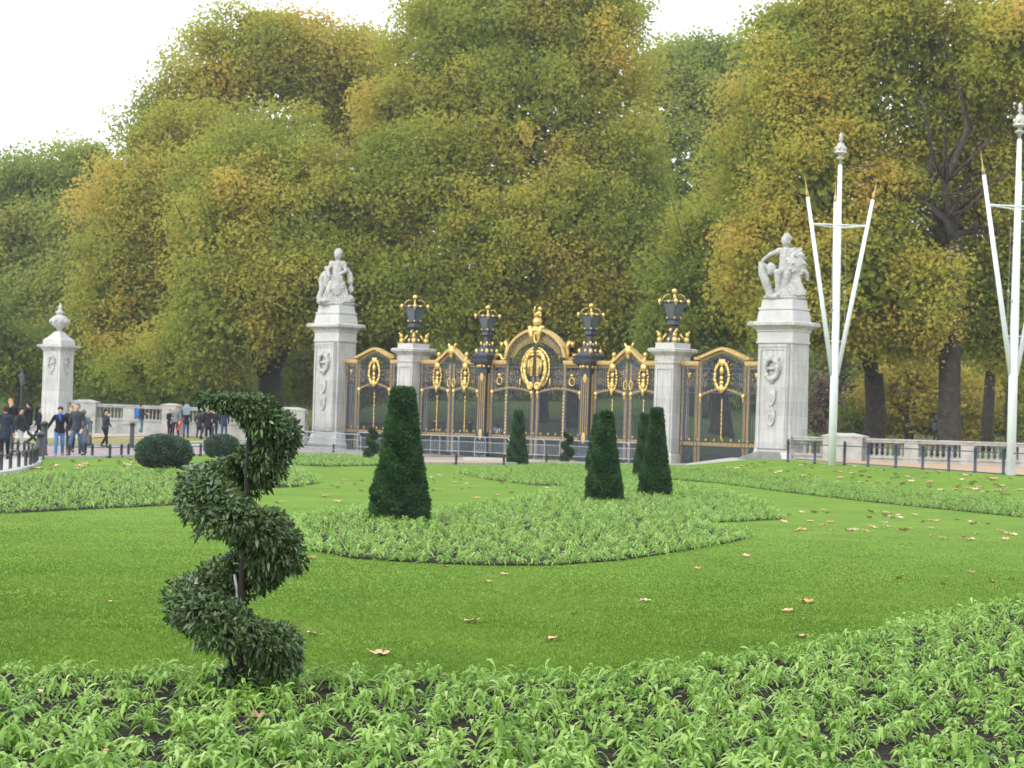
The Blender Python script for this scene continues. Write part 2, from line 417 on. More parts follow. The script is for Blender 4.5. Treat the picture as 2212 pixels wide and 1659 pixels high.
def terrain():
    xs = sorted(set([round(-260 + i * 10, 2) for i in range(22)] + [round(-42 + i * 1.4, 2) for i in range(61)] + [50 + i * 10 for i in range(22)]))
    ys = sorted(set([-12, -4] + [round(2 + i * 1.5, 2) for i in range(115)] + [180 + i * 12 for i in range(34)]))
    V = [(x, y, g(x, y) - .06) for y in ys for x in xs]; nx = len(xs)
    Fc = [(j * nx + i, j * nx + i + 1, j * nx + nx + i + 1, j * nx + nx + i) for j in range(len(ys) - 1) for i in range(nx - 1)]
    me = bpy.data.meshes.new('ground'); me.from_pydata(V, [], Fc); me.update()
    me.polygons.foreach_set('use_smooth', [True] * len(me.polygons))
    o = bpy.data.objects.new('ground', me); place(o, PARKG, 'ground', None); tag(o, kind='structure')
terrain()

far_edge = [(-40, 1045), (0, 1028), (40, 1022), (70, 1012), (90, 1002), (84, 996), (95, 991), (200, 990), (400, 986), (600, 978), (750, 983), (840, 992),
            (900, 1003), (1095, 1004), (1200, 1001), (1480, 1005)]
fence_line = [(1600, 994), (1702, 992), (1797, 1000), (1934, 1009), (2106, 1021), (2240, 1031), (2420, 1044)]
LAWN = gp(far_edge + fence_line) + [Vector((30, 60, 0)), Vector((30, 8, 0)), Vector((12, 3, 0)), Vector((-12, 3, 0)), Vector((-30, 12, 0)), Vector((-26, 47, 0))]
drape('lawn', LAWN, GRASS, .0, 1.2)
# paved forecourt between lawn and walls
fore = [Vector((-60, 40, 0)), Vector((-26, 40, 0))] + [Vector((-26, 47, 0))] + gp(far_edge + fence_line)
fore = fore + [Vector((34, 62, 0)), Vector((60, 60, 0)), Vector((60, 95.5, 0)), Vector((12.2, 95.5, 0)), Vector((-9.7, 115.5, 0)), Vector((-60, 115.5, 0))]
drape('pavement', fore, PAVE, -.035, 1.4)
# carriageway on the left, verge and leafy path by the wall
road = gp([(-150, 966), (300, 964), (600, 962), (800, 968), (1000, 985), (1000, 1000), (905, 1000), (845, 989), (750, 980), (600, 975.5), (400, 983), (200, 987), (92, 988), (70, 985), (-150, 1000)])
drape('road', road, ROADM, -.025, 1.4)
verge = gp([(-150, 947), (300, 946), (560, 947), (560, 956), (300, 957), (-150, 959)])
drape('verge', verge, VERGE, .0, 1.4)
path = gp([(200, 938.5), (560, 940), (660, 945), (660, 950), (560, 945), (200, 944.5)])
drape('path', path, LITTER, .0, 1.2)
lp = gp([(860, 990), (980, 992), (1250, 994), (1250, 999), (1100, 1002.5), (905, 1001.5)])
drape('leafy_pavement', lp, LITTER, -.02, 1.2)
rp = gp([(1700, 989), (1900, 996), (2100, 1004), (2240, 1010), (2420, 1020), (2420, 1041), (2240, 1028.5), (2106, 1018.5), (1934, 1006.5), (1797, 997.5)])
drape('gravel_path', rp, LITTER, .0, 1.2)

def kerb(name, pts, w, h, dz=-.05):
    P = [Vector((p.x, p.y)) for p in pts]; Q = []
    for i in range(len(P) - 1):
        k = max(1, int((P[i + 1] - P[i]).length / 1.2))
        for j in range(k): Q.append(P[i].lerp(P[i + 1], j / k))
    Q.append(P[-1]); vs = []; n = len(Q)
    for i in range(n):
        t = (Q[min(n - 1, i + 1)] - Q[max(0, i - 1)]).normalized(); nn = Vector((-t.y, t.x))
        for q, zz in ((0, dz), (0, h), (w, h), (w, dz)):
            p = Q[i] + nn * q; vs.append((p.x, p.y, g(p.x, p.y) + zz))
    fs = [(0, 1, 2, 3), tuple((n - 1) * 4 + k for k in (3, 2, 1, 0))]
    for i in range(n - 1):
        for k in range(3): fs.append((i * 4 + k, i * 4 + k + 1, i * 4 + 5 + k, i * 4 + 4 + k))
    m = MB(); m.v = vs; m.f = fs
    o = m.build(name, KERBM); tag(o, kind='structure'); return o
kerb('kerb', gp(far_edge[1:16]), .28, .09)
kerb('road_kerb', gp([(-150, 964), (300, 962), (600, 960), (640, 962)]), .3, .07)

# ------------------------------------------------------------------ beds
BED_NEAR = gp([(-150, 1462), (0, 1458), (200, 1462), (420, 1470), (650, 1474), (900, 1474), (1100, 1476), (1300, 1474), (1500, 1452), (1750, 1412), (2000, 1352), (2212, 1308), (2400, 1268), (2700, 1215)]) + \
    [Vector((14, 16, 0)), Vector((7, 7.4, 0)), Vector((0, 7.0, 0)), Vector((-5, 7.4, 0)), Vector((-6.5, 11, 0))]
BED_ISLE = gp([(640, 1128), (652, 1185), (760, 1207), (900, 1216), (1050, 1222), (1200, 1222), (1350, 1210), (1480, 1190), (1580, 1172), (1618, 1162), (1560, 1144), (1490, 1131),
               (1600, 1127), (1690, 1122), (1650, 1092), (1560, 1062), (1450, 1044), (1330, 1040), (1230, 1056), (1100, 1085), (1000, 1100), (930, 1108), (800, 1100), (700, 1110)])
BED_BACK = gp([(985, 1022), (1100, 1012), (1200, 1005), (1400, 1008), (1480, 1012), (1650, 1030), (1800, 1044), (2000, 1064), (2300, 1097), (2500, 1115), (2500, 1150), (2300, 1127), (2100, 1107),
               (1900, 1087), (1700, 1064), (1560, 1045), (1450, 1036), (1320, 1040), (1250, 1052), (1150, 1048), (1050, 1036)])
BED_STRIP = gp([(560, 984), (700, 985), (815, 987), (822, 1006), (700, 1008), (612, 1003), (690, 1044), (640, 1052), (540, 1056), (520, 1000)])
BED_LEFT = gp([(-150, 1050), (0, 1036), (130, 1024), (300, 1016), (420, 1018), (500, 1044), (400, 1090), (200, 1100), (0, 1110), (-150, 1118)])
for i, (b, sp) in enumerate(((BED_NEAR, .7), (BED_ISLE, 1.0), (BED_BACK, 1.2), (BED_STRIP, 1.2), (BED_LEFT, 1.2))):
    drape('flower_bed_soil', b, SOIL, .014, sp)

# ------------------------------------------------------------------ bedding plants
PLANT = leaf_mat('bedding_plant_leaf', [(0, (.08, .18, .018)), (.35, (.20, .37, .05)), (.7, (.34, .53, .11)), (1, (.52, .66, .25))], .42, .45, .4, wt=.35)
def rosette(n, r, hgt, seed, ts, ws):
    q = np.random.RandomState(seed)
    an = q.uniform(0, 2 * np.pi, n); up = q.beta(1.5, 1.3, n)            # 0 = lying outward, 1 = upright
    el = .25 + up * 1.1
    D = np.stack([np.cos(an) * np.cos(el), np.sin(an) * np.cos(el), np.sin(el)], 1)
    S = np.stack([-np.sin(an), np.cos(an), q.normal(0, .25, n)], 1); S = unit(S)
    L = r * q.uniform(.6, 1.1, n) * (1.0 - .15 * up); W = L * q.uniform(.12, .19, n)
    P = np.stack([q.normal(0, .012, n), q.normal(0, .012, n), hgt * q.uniform(.02, .75, n)], 1)
    V, Q, k = leaf_arrays(P, D, S, L, W, ts, ws, q.uniform(.5, 1.25, n))
    rn = np.repeat(q.uniform(0, 1, n), k); tn = np.repeat(np.full(n, q.uniform()), k)
    return V, Q, rn, tn
TS4 = [0, .2, .45, .7, .9, 1.0]; WS4 = [.12, .45, .9, 1.0, .6, .04]
TS2 = [0, .5, 1.0]; WS2 = [.2, 1.0, .1]
protos = []
for i in range(7):
    V, Q, rn, tn = rosette([32, 36, 28, 40, 34, 26, 31][i], [.155, .17, .14, .16, .18, .13, .15][i], [.11, .14, .08, .12, .15, .07, .10][i], 40 + i, TS4, WS4)
    me_o = np_mesh('bedding_plant', V, Q, {'rnd': rn, 'tone': tn}, PLANT, smooth=True); protos.append(me_o)
def scatter(poly, sp, seed, jit=.38):
    q = np.random.RandomState(seed)
    xs = [p[0] for p in poly]; ys = [p[1] for p in poly]
    X, Y = np.meshgrid(np.arange(min(xs), max(xs), sp), np.arange(min(ys), max(ys), sp)); Y[:, ::2] += sp / 2
    X = X.ravel() + q.normal(0, jit * sp, X.size); Y = Y.ravel() + q.normal(0, jit * sp, Y.size)
    k = inside(poly, X, Y); return X[k], Y[k]
CMI = cam.matrix_world.inverted()
def pix(p):
    c = CMI @ Vector(p); return (1106 + F * c.x / -c.z, 829.5 - F * c.y / -c.z) if c.z < 0 else (-9999, -9999)
SP_BASE = gnd(515, 1500); OB_BASE = gnd(863, 1122)
GAPS = [(SP_BASE.x, SP_BASE.y, .16), (OB_BASE.x, OB_BASE.y, .5)]
def edge_pts(poly, sp, seed, out_=.03):
    q = np.random.RandomState(seed + 500); E = []
    for i in range(len(poly)):
        a, b = Vector((poly[i][0], poly[i][1])), Vector((poly[(i + 1) % len(poly)][0], poly[(i + 1) % len(poly)][1])); k = max(1, int((b - a).length / sp))
        for j in range(k):
            p = a.lerp(b, (j + q.uniform(0, 1)) / k); E.append((p.x + q.normal(0, .05), p.y + q.normal(0, .04)))
    return E
X, Y = scatter(BED_NEAR, .188, 5)
E_ = [e for e in edge_pts(BED_NEAR, .15, 5) if e[1] > 9]; X = np.append(X, [e[0] for e in E_]); Y = np.append(Y, [e[1] for e in E_])
pts = []
for x, y in zip(X, Y):
    if any((x - a) ** 2 + (y - b) ** 2 < r * r for a, b, r in GAPS): continue
    u, v = pix((x, y, .08))
    if -260 < u < 2480 and v < 1800: pts.append((x, y, u, v, (x * x + y * y)))
pts.sort(key=lambda t: t[4])
inv = [p for p in pts if -60 < p[2] < 2270 and p[3] < 1720]
near = set(id(p) for p in inv[:294])
first = {}
for p in inv[:294]:
    i = rnd.randrange(7); o = protos[i]
    if i in first: o = protos[i].copy(); COL.objects.link(o)
    first[i] = 1
    o.location = (p[0], p[1], .01); s_ = rnd.uniform(.72, 1.18); o.scale = (s_, s_, s_ * rnd.uniform(.8, 1.25)); o.rotation_euler = (rnd.uniform(-.15, .15), rnd.uniform(-.15, .15), rnd.uniform(0, 6.28))
    tag(o, 'low leafy green bedding plant with lance shaped leaves in the soil bed nearest the camera', 'plant', 'bedding plants in the nearest bed')
def stuff_plants(name, pts, nleaf, r, hgt, seed, ts, ws, label):
    q = np.random.RandomState(seed); Vs = []; Qs = []; R = []; T = []; b = 0
    lib = [rosette(nleaf, r, hgt, seed * 9 + i, ts, ws) for i in range(6)]
    for x, y in pts:
        V, Q, rn, tn = lib[q.randint(6)]; a = q.uniform(0, 6.28); s = q.uniform(.7, 1.2)
        c, sn = math.cos(a) * s, math.sin(a) * s
        W = np.stack([V[:, 0] * c - V[:, 1] * sn + x, V[:, 0] * sn + V[:, 1] * c + y, V[:, 2] * s * q.uniform(.8, 1.25) + g(x, y) + .01], 1)
        Vs.append(W); Qs.append(Q + b); b += len(W); R.append(rn); T.append(np.full(len(rn), q.uniform()))
    o = np_mesh(name, np.concatenate(Vs), np.concatenate(Qs), {'rnd': np.concatenate(R), 'tone': np.concatenate(T)}, PLANT, smooth=True)
    tag(o, label, 'plants', None, 'stuff'); return o
stuff_plants('bedding_plants', [(p[0], p[1]) for p in pts if id(p) not in near], 20, .155, .11, 3, [0, .25, .55, .85, 1.0], [.15, .6, 1.0, .75, .05], 'mass of green bedding plants farther back in the near bed, up to the lawn edge')
def vis(poly, sp, seed):
    X, Y = scatter(poly, sp, seed); E = edge_pts(poly, sp * .8, seed); X = np.append(X, [e[0] for e in E]); Y = np.append(Y, [e[1] for e in E]); out = []
    for x, y in zip(X, Y):
        if any((x - a) ** 2 + (y - b) ** 2 < r * r for a, b, r in GAPS): continue
        u, v = pix((x, y, .1))
        if -80 < u < 2300: out.append((x, y))
    return out
def thin(pts, lo, hi, frac, seed):
    q = np.random.RandomState(seed); return [p for p in pts if not (lo < p[1] < hi and q.uniform() < frac)]
isle = vis(BED_ISLE, .205, 6)
stuff_plants('bedding_plants', thin(isle, 19, 26, .38, 3), 13, .16, .12, 4, [0, .3, .7, 1.0], [.15, .8, .9, .05], 'green bedding plants filling the island bed around the clipped cones')
stuff_plants('bedding_plants', vis(BED_BACK, .22, 7), 11, .16, .15, 5, TS2, WS2, 'long band of green bedding plants sweeping along the back of the lawn')
stuff_plants('bedding_plants', vis(BED_STRIP, .30, 8), 9, .2, .15, 6, TS2, WS2, 'small patch of green bedding plants behind the spiral topiary')
stuff_plants('bedding_plants', vis(BED_LEFT, .24, 9), 10, .18, .15, 7, TS2, WS2, 'band of green bedding plants on the left in front of the ball shrub')

# short grass blades, one mass
BLADE = leaf_mat('grass_blade', [(0, (.098, .182, .020)), (.5, (.13, .225, .028)), (1, (.175, .27, .038))], .4, .6, .15, wt=.96)
def blades():
    q = np.random.RandomState(21); n = 520000
    Yv = 11.0 + (q.uniform(0, 1, n) ** 1.45) * 30
    Xv = q.uniform(-.27, .27, n) * Yv * 1.0
    L2 = [(p.x, p.y) for p in LAWN]; k = inside(L2, Xv, Yv) & (q.uniform(0, 1, n) < np.clip((42 - Yv) / 22, 0, 1))
    for b in (BED_NEAR, BED_ISLE): k &= ~inside([(p[0], p[1]) for p in b], Xv, Yv)
    Xv, Yv = Xv[k], Yv[k]; n = len(Xv)
    an = q.uniform(0, 6.28, n); el = q.uniform(.7, 1.5, n)
    D = np.stack([np.cos(an) * np.cos(el), np.sin(an) * np.cos(el), np.sin(el)], 1); S = np.stack([-np.sin(an), np.cos(an), np.zeros(n)], 1)
    P = np.stack([Xv, Yv, np.zeros(n)], 1)
    V, Q = rhomb(P, D, S, q.uniform(.012, .030, n) * np.clip(1.25 - Yv / 42, .25, 1), q.uniform(.004, .008, n) * (1 + Yv / 14))
    tone = .5 + .3 * np.sin(Xv * 1.3 + np.sin(Yv * .7) * 2) * np.cos(Yv * .9 + Xv * .3) + .2 * np.sin(Xv * 4.1 + 2 * np.sin(Yv * 2.3)) * np.sin(Yv * 3.1)
    o = np_mesh('grass', V, Q, {'rnd': q.uniform(0, 1, n), 'tone': tone}, BLADE); tag(o, 'short mown blades of the lawn', 'grass', None, 'stuff')
blades()

# ------------------------------------------------------------------ fallen leaves
FL = [plain('tan_fallen_leaf', (.52, .33, .20), .8, var=.3, scale=20), plain('orange_fallen_leaf', (.50, .27, .12), .8, var=.3, scale=20), plain('yellow_fallen_leaf', (.60, .42, .08), .8, var=.3, scale=20),
      plain('pale_fallen_leaf', (.62, .47, .33), .8, var=.2, scale=20), plain('brown_fallen_leaf', (.34, .18, .10), .8, var=.3, scale=20)]
def leaf_proto(seed, mat):
    q = random.Random(seed); n = 25; prof = []
    for i in range(n):
        a = -math.pi / 2 + 2 * math.pi * i / n
        lobes = .55 + .45 * abs(math.cos(2.5 * (a + math.pi / 2) + math.pi / 2)) ** .8
        prof.append((math.cos(a) * lobes * .075, math.sin(a) * lobes * .075))
    curl = q.uniform(1.5, 3.6); tw = q.uniform(-2, 2)
    zf = lambda x, y: .01 + curl * (x * x) * 1.2 + tw * x * y + abs(y) * .14
    m = MB(); vs = [(0, 0, zf(0, 0))] + [(x * .5, y * .5, zf(x * .5, y * .5)) for x, y in prof] + [(x, y, zf(x, y) + q.uniform(0, .012)) for x, y in prof]
    fs = [(0, 1 + i, 1 + (i + 1) % n) for i in range(n)] + [(1 + i, 1 + n + i, 1 + n + (i + 1) % n, 1 + (i + 1) % n) for i in range(n)]
    m.add(vs, fs); m.tube([(0, -.03, .012), (.004, -.09, .02), (.012, -.13, .035)], .0022, 4)
    return m.build('fallen_leaf', mat, smooth=True)
LP = [[leaf_proto(100 + i * 3 + j, FL[i]) for j in range(2)] for i in range(5)]
usedl = set()
def leaf(px, py, mi, size, label, group=None, z=0.0):
    pr = LP[mi][rnd.randrange(2)]; o = pr
    if pr in usedl: o = pr.copy(); COL.objects.link(o)
    usedl.add(pr); size *= .8
    p = gnd(px, py); o.location = (p.x, p.y, p.z + .006 + z); o.scale = (size,) * 3
    o.rotation_euler = (rnd.uniform(-.2, .2), rnd.uniform(-.2, .2), rnd.uniform(0, 6.28))
    for kx in ('group',):
        if kx in o: del o[kx]
    tag(o, label, 'leaf', group)
big = [(1020, 1347, 0, 1.35, 'widest tan fallen leaf on the lawn, nearest the middle of the photo'), (820, 1418, 0, 1.35, 'crumpled tan fallen leaf lying at the edge of the nearest bed'),
       (1195, 1385, 0, 1.2, 'tan curled leaf on the lawn just above the middle of the nearest bed'), (672, 1374, 3, 1.1, 'pale leaf on the lawn just right of the spiral topiary'),
       (1395, 1301, 3, 1.0, 'whitish leaf lying flat on the open lawn right of centre'), (1088, 1243, 0, .9, 'small tan leaf in front of the island bed, upper of a pair'),
       (1055, 1259, 0, .9, 'small tan leaf in front of the island bed, lower of a pair'), (1742, 1304, 1, 1.3, 'upright reddish orange leaf on the right half of the lawn'),
       (1700, 1323, 0, 1.1, 'tan leaf just below the reddish orange one on the lawn'), (1942, 1251, 2, 1.2, 'bright yellow leaf lying on the right side of the lawn'),
       (2037, 1263, 0, .95, 'beige leaf to the right of the bright yellow one'), (2097, 1238, 0, .95, 'tan leaf near the right edge, highest of four on the lawn'),
       (2143, 1259, 1, 1.0, 'orange leaf near the right edge of the lawn'), (2185, 1254, 0, 1.0, 'tan leaf closest to the right edge of the photo on the open lawn'),
       (1610, 1203, 0, 1.2, 'flat tan leaf just below the right tip of the island bed'), (1505, 1230, 1, .9, 'small orange brown leaf below the right part of the island bed'),
       (1240, 1328, 3, .8, 'thin pale leaf on the lawn between the middle and the island bed'), (960, 1225, 0, .9, 'tan leaf touching the front edge of the island bed'),
       (236, 1304, 0, .9, 'tan leaf on the left lawn beside the spiral topiary'), (345, 1095, 0, 1.4, 'tan leaf on the lawn left of the spiral, below the left plant band'),
       (1730, 1379, 0, 1.1, 'tan leaf resting on the lawn just above the right half of the nearest bed'), (675, 1208, 4, 1.2, 'brown leaf at the left tip of the island bed')]
for b in big: leaf(*b)
def leaves_in(n, poly, lab, grp, ms, s0, s1, seed):
    q = random.Random(seed); xs = [p[0] for p in poly]; ys = [p[1] for p in poly]; c = 0
    while c < n:
        x, y = q.uniform(min(xs), max(xs)), q.uniform(min(ys), max(ys))
        if inside(poly, np.array([x]), np.array([y]))[0]:
            leaf(x, y, q.choice(ms), q.uniform(s0, s1), lab, grp); c += 1
leaves_in(58, [(1560, 1075), (1750, 1080), (2200, 1130), (2200, 1175), (1720, 1150)], 'small fallen leaf on the right lawn beyond the tip of the island bed', 'fallen leaves on the right lawn', [0, 0, 3, 1], 1.0, 1.7, 1)
leaves_in(122, [(1500, 1006), (1620, 998), (1800, 1004), (2205, 1036), (2205, 1085), (1700, 1032)], 'fallen leaf on the grass bank below the navy railing', 'fallen leaves on the grass bank', [0, 0, 1, 3], 1.2, 2.1, 2)
leaves_in(26, [(95, 994), (290, 994), (290, 1012), (130, 1018), (60, 1018)], 'fallen leaf on the grass strip left of the ball shrub', 'fallen leaves by the left kerb', [0, 0, 1, 3], 1.3, 2.2, 3)
leaves_in(32, [(930, 1010), (1080, 1022), (1200, 1056), (1050, 1082), (930, 1090)], 'fallen leaf on the lawn right of the large clipped cone', 'fallen leaves behind the large cone', [0, 0, 3], 1.0, 1.6, 4)
leaves_in(12, [(560, 1050), (690, 1050), (780, 1030), (790, 1090), (600, 1090)], 'fallen leaf on the lawn between the spiral and the large cone', 'fallen leaves behind the spiral', [0, 3, 1], 1.0, 1.6, 5)
leaves_in(22, [(20, 1500), (2190, 1480), (2190, 1650), (20, 1650)], 'fallen leaf caught among the plants of the nearest bed', 'fallen leaves in the nearest bed', [0, 1, 4, 3], .8, 1.3, 6)

for row in LP:
    for o_ in row:
        if o_ not in usedl: bpy.data.objects.remove(o_)
# ------------------------------------------------------------------ walls with balusters
def baluster_mesh():
    m = MB(); m.stack(0, 0, [(0, .17, .17), (.05, .17, .17)])
    m.lathe([(.05, .05), (.062, .08), (.04, .11), (.06, .17), (.07, .24), (.055, .32), (.036, .42), (.034, .47), (.055, .5), (.045, .53)], 10)
    m.stack(0, 0, [(.53, .16, .16), (.58, .16, .16)])
    return m
BAL = baluster_mesh().build('baluster', WALLST, smooth=False); BAL.data.polygons.foreach_set('use_smooth', [len(p.vertices) == 4 and abs(p.normal.z) < .9 for p in BAL.data.polygons])
bal_used = [False]
def balustrade(pts, z0s, ztop, label, spans, pedestals=(), sp=.235):
    """pts: two ground ends; spans: list of fractions where piers stand; z0s base heights; ztop coping heights"""
    A, B = Vector(pts[0]), Vector(pts[1]); L = (B - A).length; an = math.atan2(B.y - A.y, B.x - A.x)
    root = empty('balustrade_wall', (A.x, A.y, min(z0s)), an, label, 'wall')
    zb = min(z0s) - root.location.z; zt0, zt1 = ztop[0] - root.location.z, ztop[1] - root.location.z
    top = lambda x: zt0 + (zt1 - zt0) * x / L
    bh = .58; cop = .17
    m = MB()
    def slab(m, x0, x1, wy, za, zbv, za1=None, zb1=None):
        za1 = za if za1 is None else za1; zb1 = zbv if zb1 is None else zb1
        m.add([(x0, -wy, za), (x1, -wy, za1), (x1, wy, za1), (x0, wy, za), (x0, -wy, zbv), (x1, -wy, zb1), (x1, wy, zb1), (x0, wy, zbv)],
              [(0, 3, 2, 1), (4, 5, 6, 7), (0, 1, 5, 4), (1, 2, 6, 5), (2, 3, 7, 6), (3, 0, 4, 7)])
    slab(m, 0, L, .24, zb - .4, top(0) - cop - bh - .10, None, top(L) - cop - bh - .10)
    m.build('plinth', WALLST, root)
    m = MB(); slab(m, 0, L, .30, top(0) - cop - bh - .098, top(0) - cop - bh, top(L) - cop - bh - .098, top(L) - cop - bh); m.build('base_course', WALLST, root)
    m = MB(); slab(m, 0, L, .27, top(0) - cop + .002, top(0) - .06, top(L) - cop + .002, top(L) - .06); slab(m, -.02, L + .02, .33, top(0) - .058, top(0), top(L) - .058, top(L)); m.build('coping', CORN, root)
    for fx in spans:
        x = fx * L; m = MB(); m.box((x, 0, zb - .4), (.62, .56, top(x) - zb + .4 - .19)); m.box((x, 0, top(x) - cop - bh - .3), (.70, .64, .12)); m.build('pier', WALLST, root)
    for fx, w, h in pedestals:
        x = fx * L; m = MB(); m.box((x, 0, zb - .4), (w, 1.1, top(x) - zb + .4 + .02)); m.box((x, 0, top(x) + .022), (w + .12, 1.15, .06)); m.stack(x, 0, [(top(x) + .084, w + .1, 1.12), (top(x) + .20 * h, w * .45, .5)]); m.build('pedestal_block', WALLST, root)
    edges = sorted(list(spans) + [p[0] for p in pedestals] + [0, 1]); half = {p[0]: p[1] / 2 + .06 for p in pedestals}
    cnt = 0
    for a, b in zip(edges[:-1], edges[1:]):
        x0 = a * L + half.get(a, .34); x1 = b * L - half.get(b, .34)
        k = int((x1 - x0) / sp)
        if k < 1: continue
        for i in range(k):
            x = x0 + (i + .5) * (x1 - x0) / k
            if cnt >= 100: break
            cnt += 1
            o = BAL if not bal_used[0] else BAL.copy()
            if bal_used[0]: COL.objects.link(o)
            bal_used[0] = True
            o.parent = root; o.location = (x, 0, top(x) - cop - bh + .001); o.scale = (sp / .235, sp / .235, 1)
    return root
wl0, wl1 = at(160, 930, 114), at(664, 955, 114)
def zpx(px, py, Y): return at(px, py, Y).z
balustrade([(wl0.x, wl0.y), (wl1.x, wl1.y)], [.2], [zpx(160, 870, 114), zpx(664, 889, 114)], 'pale stone balustrade wall between the urn pillar and the left statue pillar', [.235, .585, .735], [(.045, 1.3, 1), (.415, .9, .8), (.93, 1.5, 1)], .175)
wr0, wr1 = at(1716, 985, 95.0), at(2420, 1010, 89.5)
balustrade([(wr0.x, wr0.y), (wr1.x, wr1.y)], [.1], [zpx(1716, 942, 95.0), zpx(2420, 963, 89.5)], 'stone balustrade wall on the right behind the navy railing and white flagpoles', [.375, .55, .725, .9], [(.163, 1.75, 1)], .235)

# ------------------------------------------------------------------ carved ornament helpers
def wreath(m, c, rx, rz, n=22, y=-.05, s=.085, seed=0, arc=(0, 6.283)):
    q = random.Random(seed)
    for i in range(n):
        a = arc[0] + (arc[1] - arc[0]) * (i + .5) / n
        m.ell((c[0] + rx * math.cos(a), c[1] + y + q.uniform(-.02, .02), c[2] + rz * math.sin(a)), (s * q.uniform(.8, 1.2), s * .7, s * q.uniform(.9, 1.4)), 6, 5, Matrix.Rotation(-(a + .5), 3, 'Y'))
def shield_poly(w, h):
    return [(-w, h * .5), (-w * .5, h * .56), (0, h * .5), (w * .5, h * .56), (w, h * .5), (w, -h * .05), (w * .8, -h * .3), (w * .4, -h * .46), (0, -h * .56), (-w * .4, -h * .46), (-w * .8, -h * .3), (-w, -h * .05)]

# ------------------------------------------------------------------ the great statue pillars
def statue_pillar(px, ztop, label, W=1.95, Dp=1.32, right=True):
    s = gate_s(px); p = gate_p(s)
    root = empty('stone_pillar', (p.x, p.y, -.15), -TH, label, 'pillar')
    H = ztop + .15
    m = MB(); m.stack(0, 0, [(0, W + .34, Dp + .34), (.35, W + .34, Dp + .34), (.42, W + .2, Dp + .2), (.75, W + .1, Dp + .1), (.86, W + .02, Dp + .02), (1.0, W, Dp)]); m.build('base', STONE, root)
    m = MB(); m.stack(0, .03, [(1.0, W, Dp), (H - 1.05, W * .955, Dp * .97), (H - 1.0, W * .955, Dp * .97), (H - .3, W * .95, Dp * .96)])
    # raised frame round the front panel
    f = -Dp / 2 - .03
    m.box((0, f + .02, 1.005), (W * .84, .20, H - 2.06)); f = f - .085
    for x in (-W * .36, W * .36): m.box((x, f, 1.01), (.11, .09, H - 2.2))
    m.box((0, f, H - 1.18), (W * .72 + .14, .13, .1)); m.box((0, f, H - 1.30), (W * .72 - .112, .07, .1))
    sh = m.build('shaft', SHAFT, root)
    m = MB(); m.stack(0, 0, [(H - 1.0, W + .05, Dp + .05), (H - .92, W + .06, Dp + .08), (H - .9, W - .02, Dp), (H - .5, W - .02, Dp), (H - .45, W + .1, Dp + .12), (H - .4, W + .1, Dp + .12)])
    m.build('necking', STONE, root)
    m = MB(); m.stack(0, 0, [(H - .4, W + .06, Dp + .1), (H - .3, W + .25, Dp + .3), (H - .22, W + .52, Dp + .56), (H - .2, W + .64, Dp + .7), (H - .08, W + .64, Dp + .7), (H - .02, W + .5, Dp + .55)])
    m.build('cornice', CORN, root)
    m = MB(); m.stack(0, 0, [(H - .019, W + .02, Dp + .1), (H + .12, W, Dp + .08), (H + .4, W - .08, Dp), (H + .5, W - .16, Dp - .08), (H + .52, W - .06, Dp + .02), (H + .6, W - .06, Dp + .02), (H + .62, W - .22, Dp - .12), (H + .98, W - .3, Dp - .2)])
    m.build('pedestal', STONE, root)
    # wreath with crown, hanging shields
    m = MB(); fy = f - .05
    wreath(m, (0, fy - .05, H - 2.15), .34, .46, 22, 0, .12, 3)
    m.box((0, fy - .02, H - 2.2), (.5, .1, .12)); m.ell((0, fy, H - 1.65), (.16, .09, .12)); m.ell((0, fy, H - 2.72), (.15, .08, .1))
    for x in (-.3, .3): m.ell((x, fy, H - 1.7), (.1, .08, .13)); m.tube([(x, fy, H - 1.75), (x * 1.5, fy, H - 2.1), (x * 1.35, fy, H - 2.4)], [.06, .05, .02], 6)
    m.build('carved_wreath', CARVE, sh, True)
    for k, zz in enumerate((H - 3.45, H - 4.35)):
        m = MB(); m.prism(shield_poly(.23, .66), f - .09, f + .03, (0, 0, zz)); m.ring((0, f - .1, zz), (.12, .2), .04, .02, 10); m.box((0, f - .1, zz - .18), (.03, .03, .36)); m.build('carved_shield', CARVE, sh)
    return root, Vector((p.x, p.y, -.15 + H + .98))
PL_L, TOP_L = statue_pillar(721, 6.72, 'tall stone pillar topped by the left statue, at the left end of the gilded gates')
PL_R, TOP_R = statue_pillar(1689, 6.58, 'tall stone pillar topped by the right statue, nearest the white flagpole')

# seated figures, one continuous carved mass each
def figure_core(m, h, sgn=1, hd=0):
    """seated figure facing -y; sgn = side of the supporting arm"""
    m.cap((-.3 * 0, .0, h + .75), (0, -.02, h + 1.25), .32, .27); m.cap((0, -.02, h + 1.25), (0, .0, h + 1.6), .28, .25)         # torso
    m.cap((-.3, 0, h + 1.64), (.3, 0, h + 1.64), .16, .16); m.cap((0, 0, h + 1.7), (0, -.03, h + 1.95), .12, .11)            # shoulders, neck
    q = Matrix.Rotation(hd, 3, 'Z')
    m.ell((0, -.05, h + 2.1), (.205, .225, .26), 14, 10, q)
    for v in ((0, -.22, h + 2.07), (0, -.2, h + 2.0)): m.ell(tuple(Vector((0, -.05, h + 2.1)) + q @ (Vector(v) - Vector((0, -.05, h + 2.1)))), (.05, .06, .05))
    rr = random.Random(5)
    for i in range(26):
        a = rr.uniform(0, 6.28); e = rr.uniform(.1, 1.5); v = Vector((math.cos(a) * math.cos(e) * .19, .04 + math.sin(a) * math.cos(e) * .2, .05 + math.sin(e) * .23))
        if v.y < -.1 and v.z < .12: continue
        m.ell(tuple(Vector((0, -.05, h + 2.1)) + q @ v), .07, 6, 5)
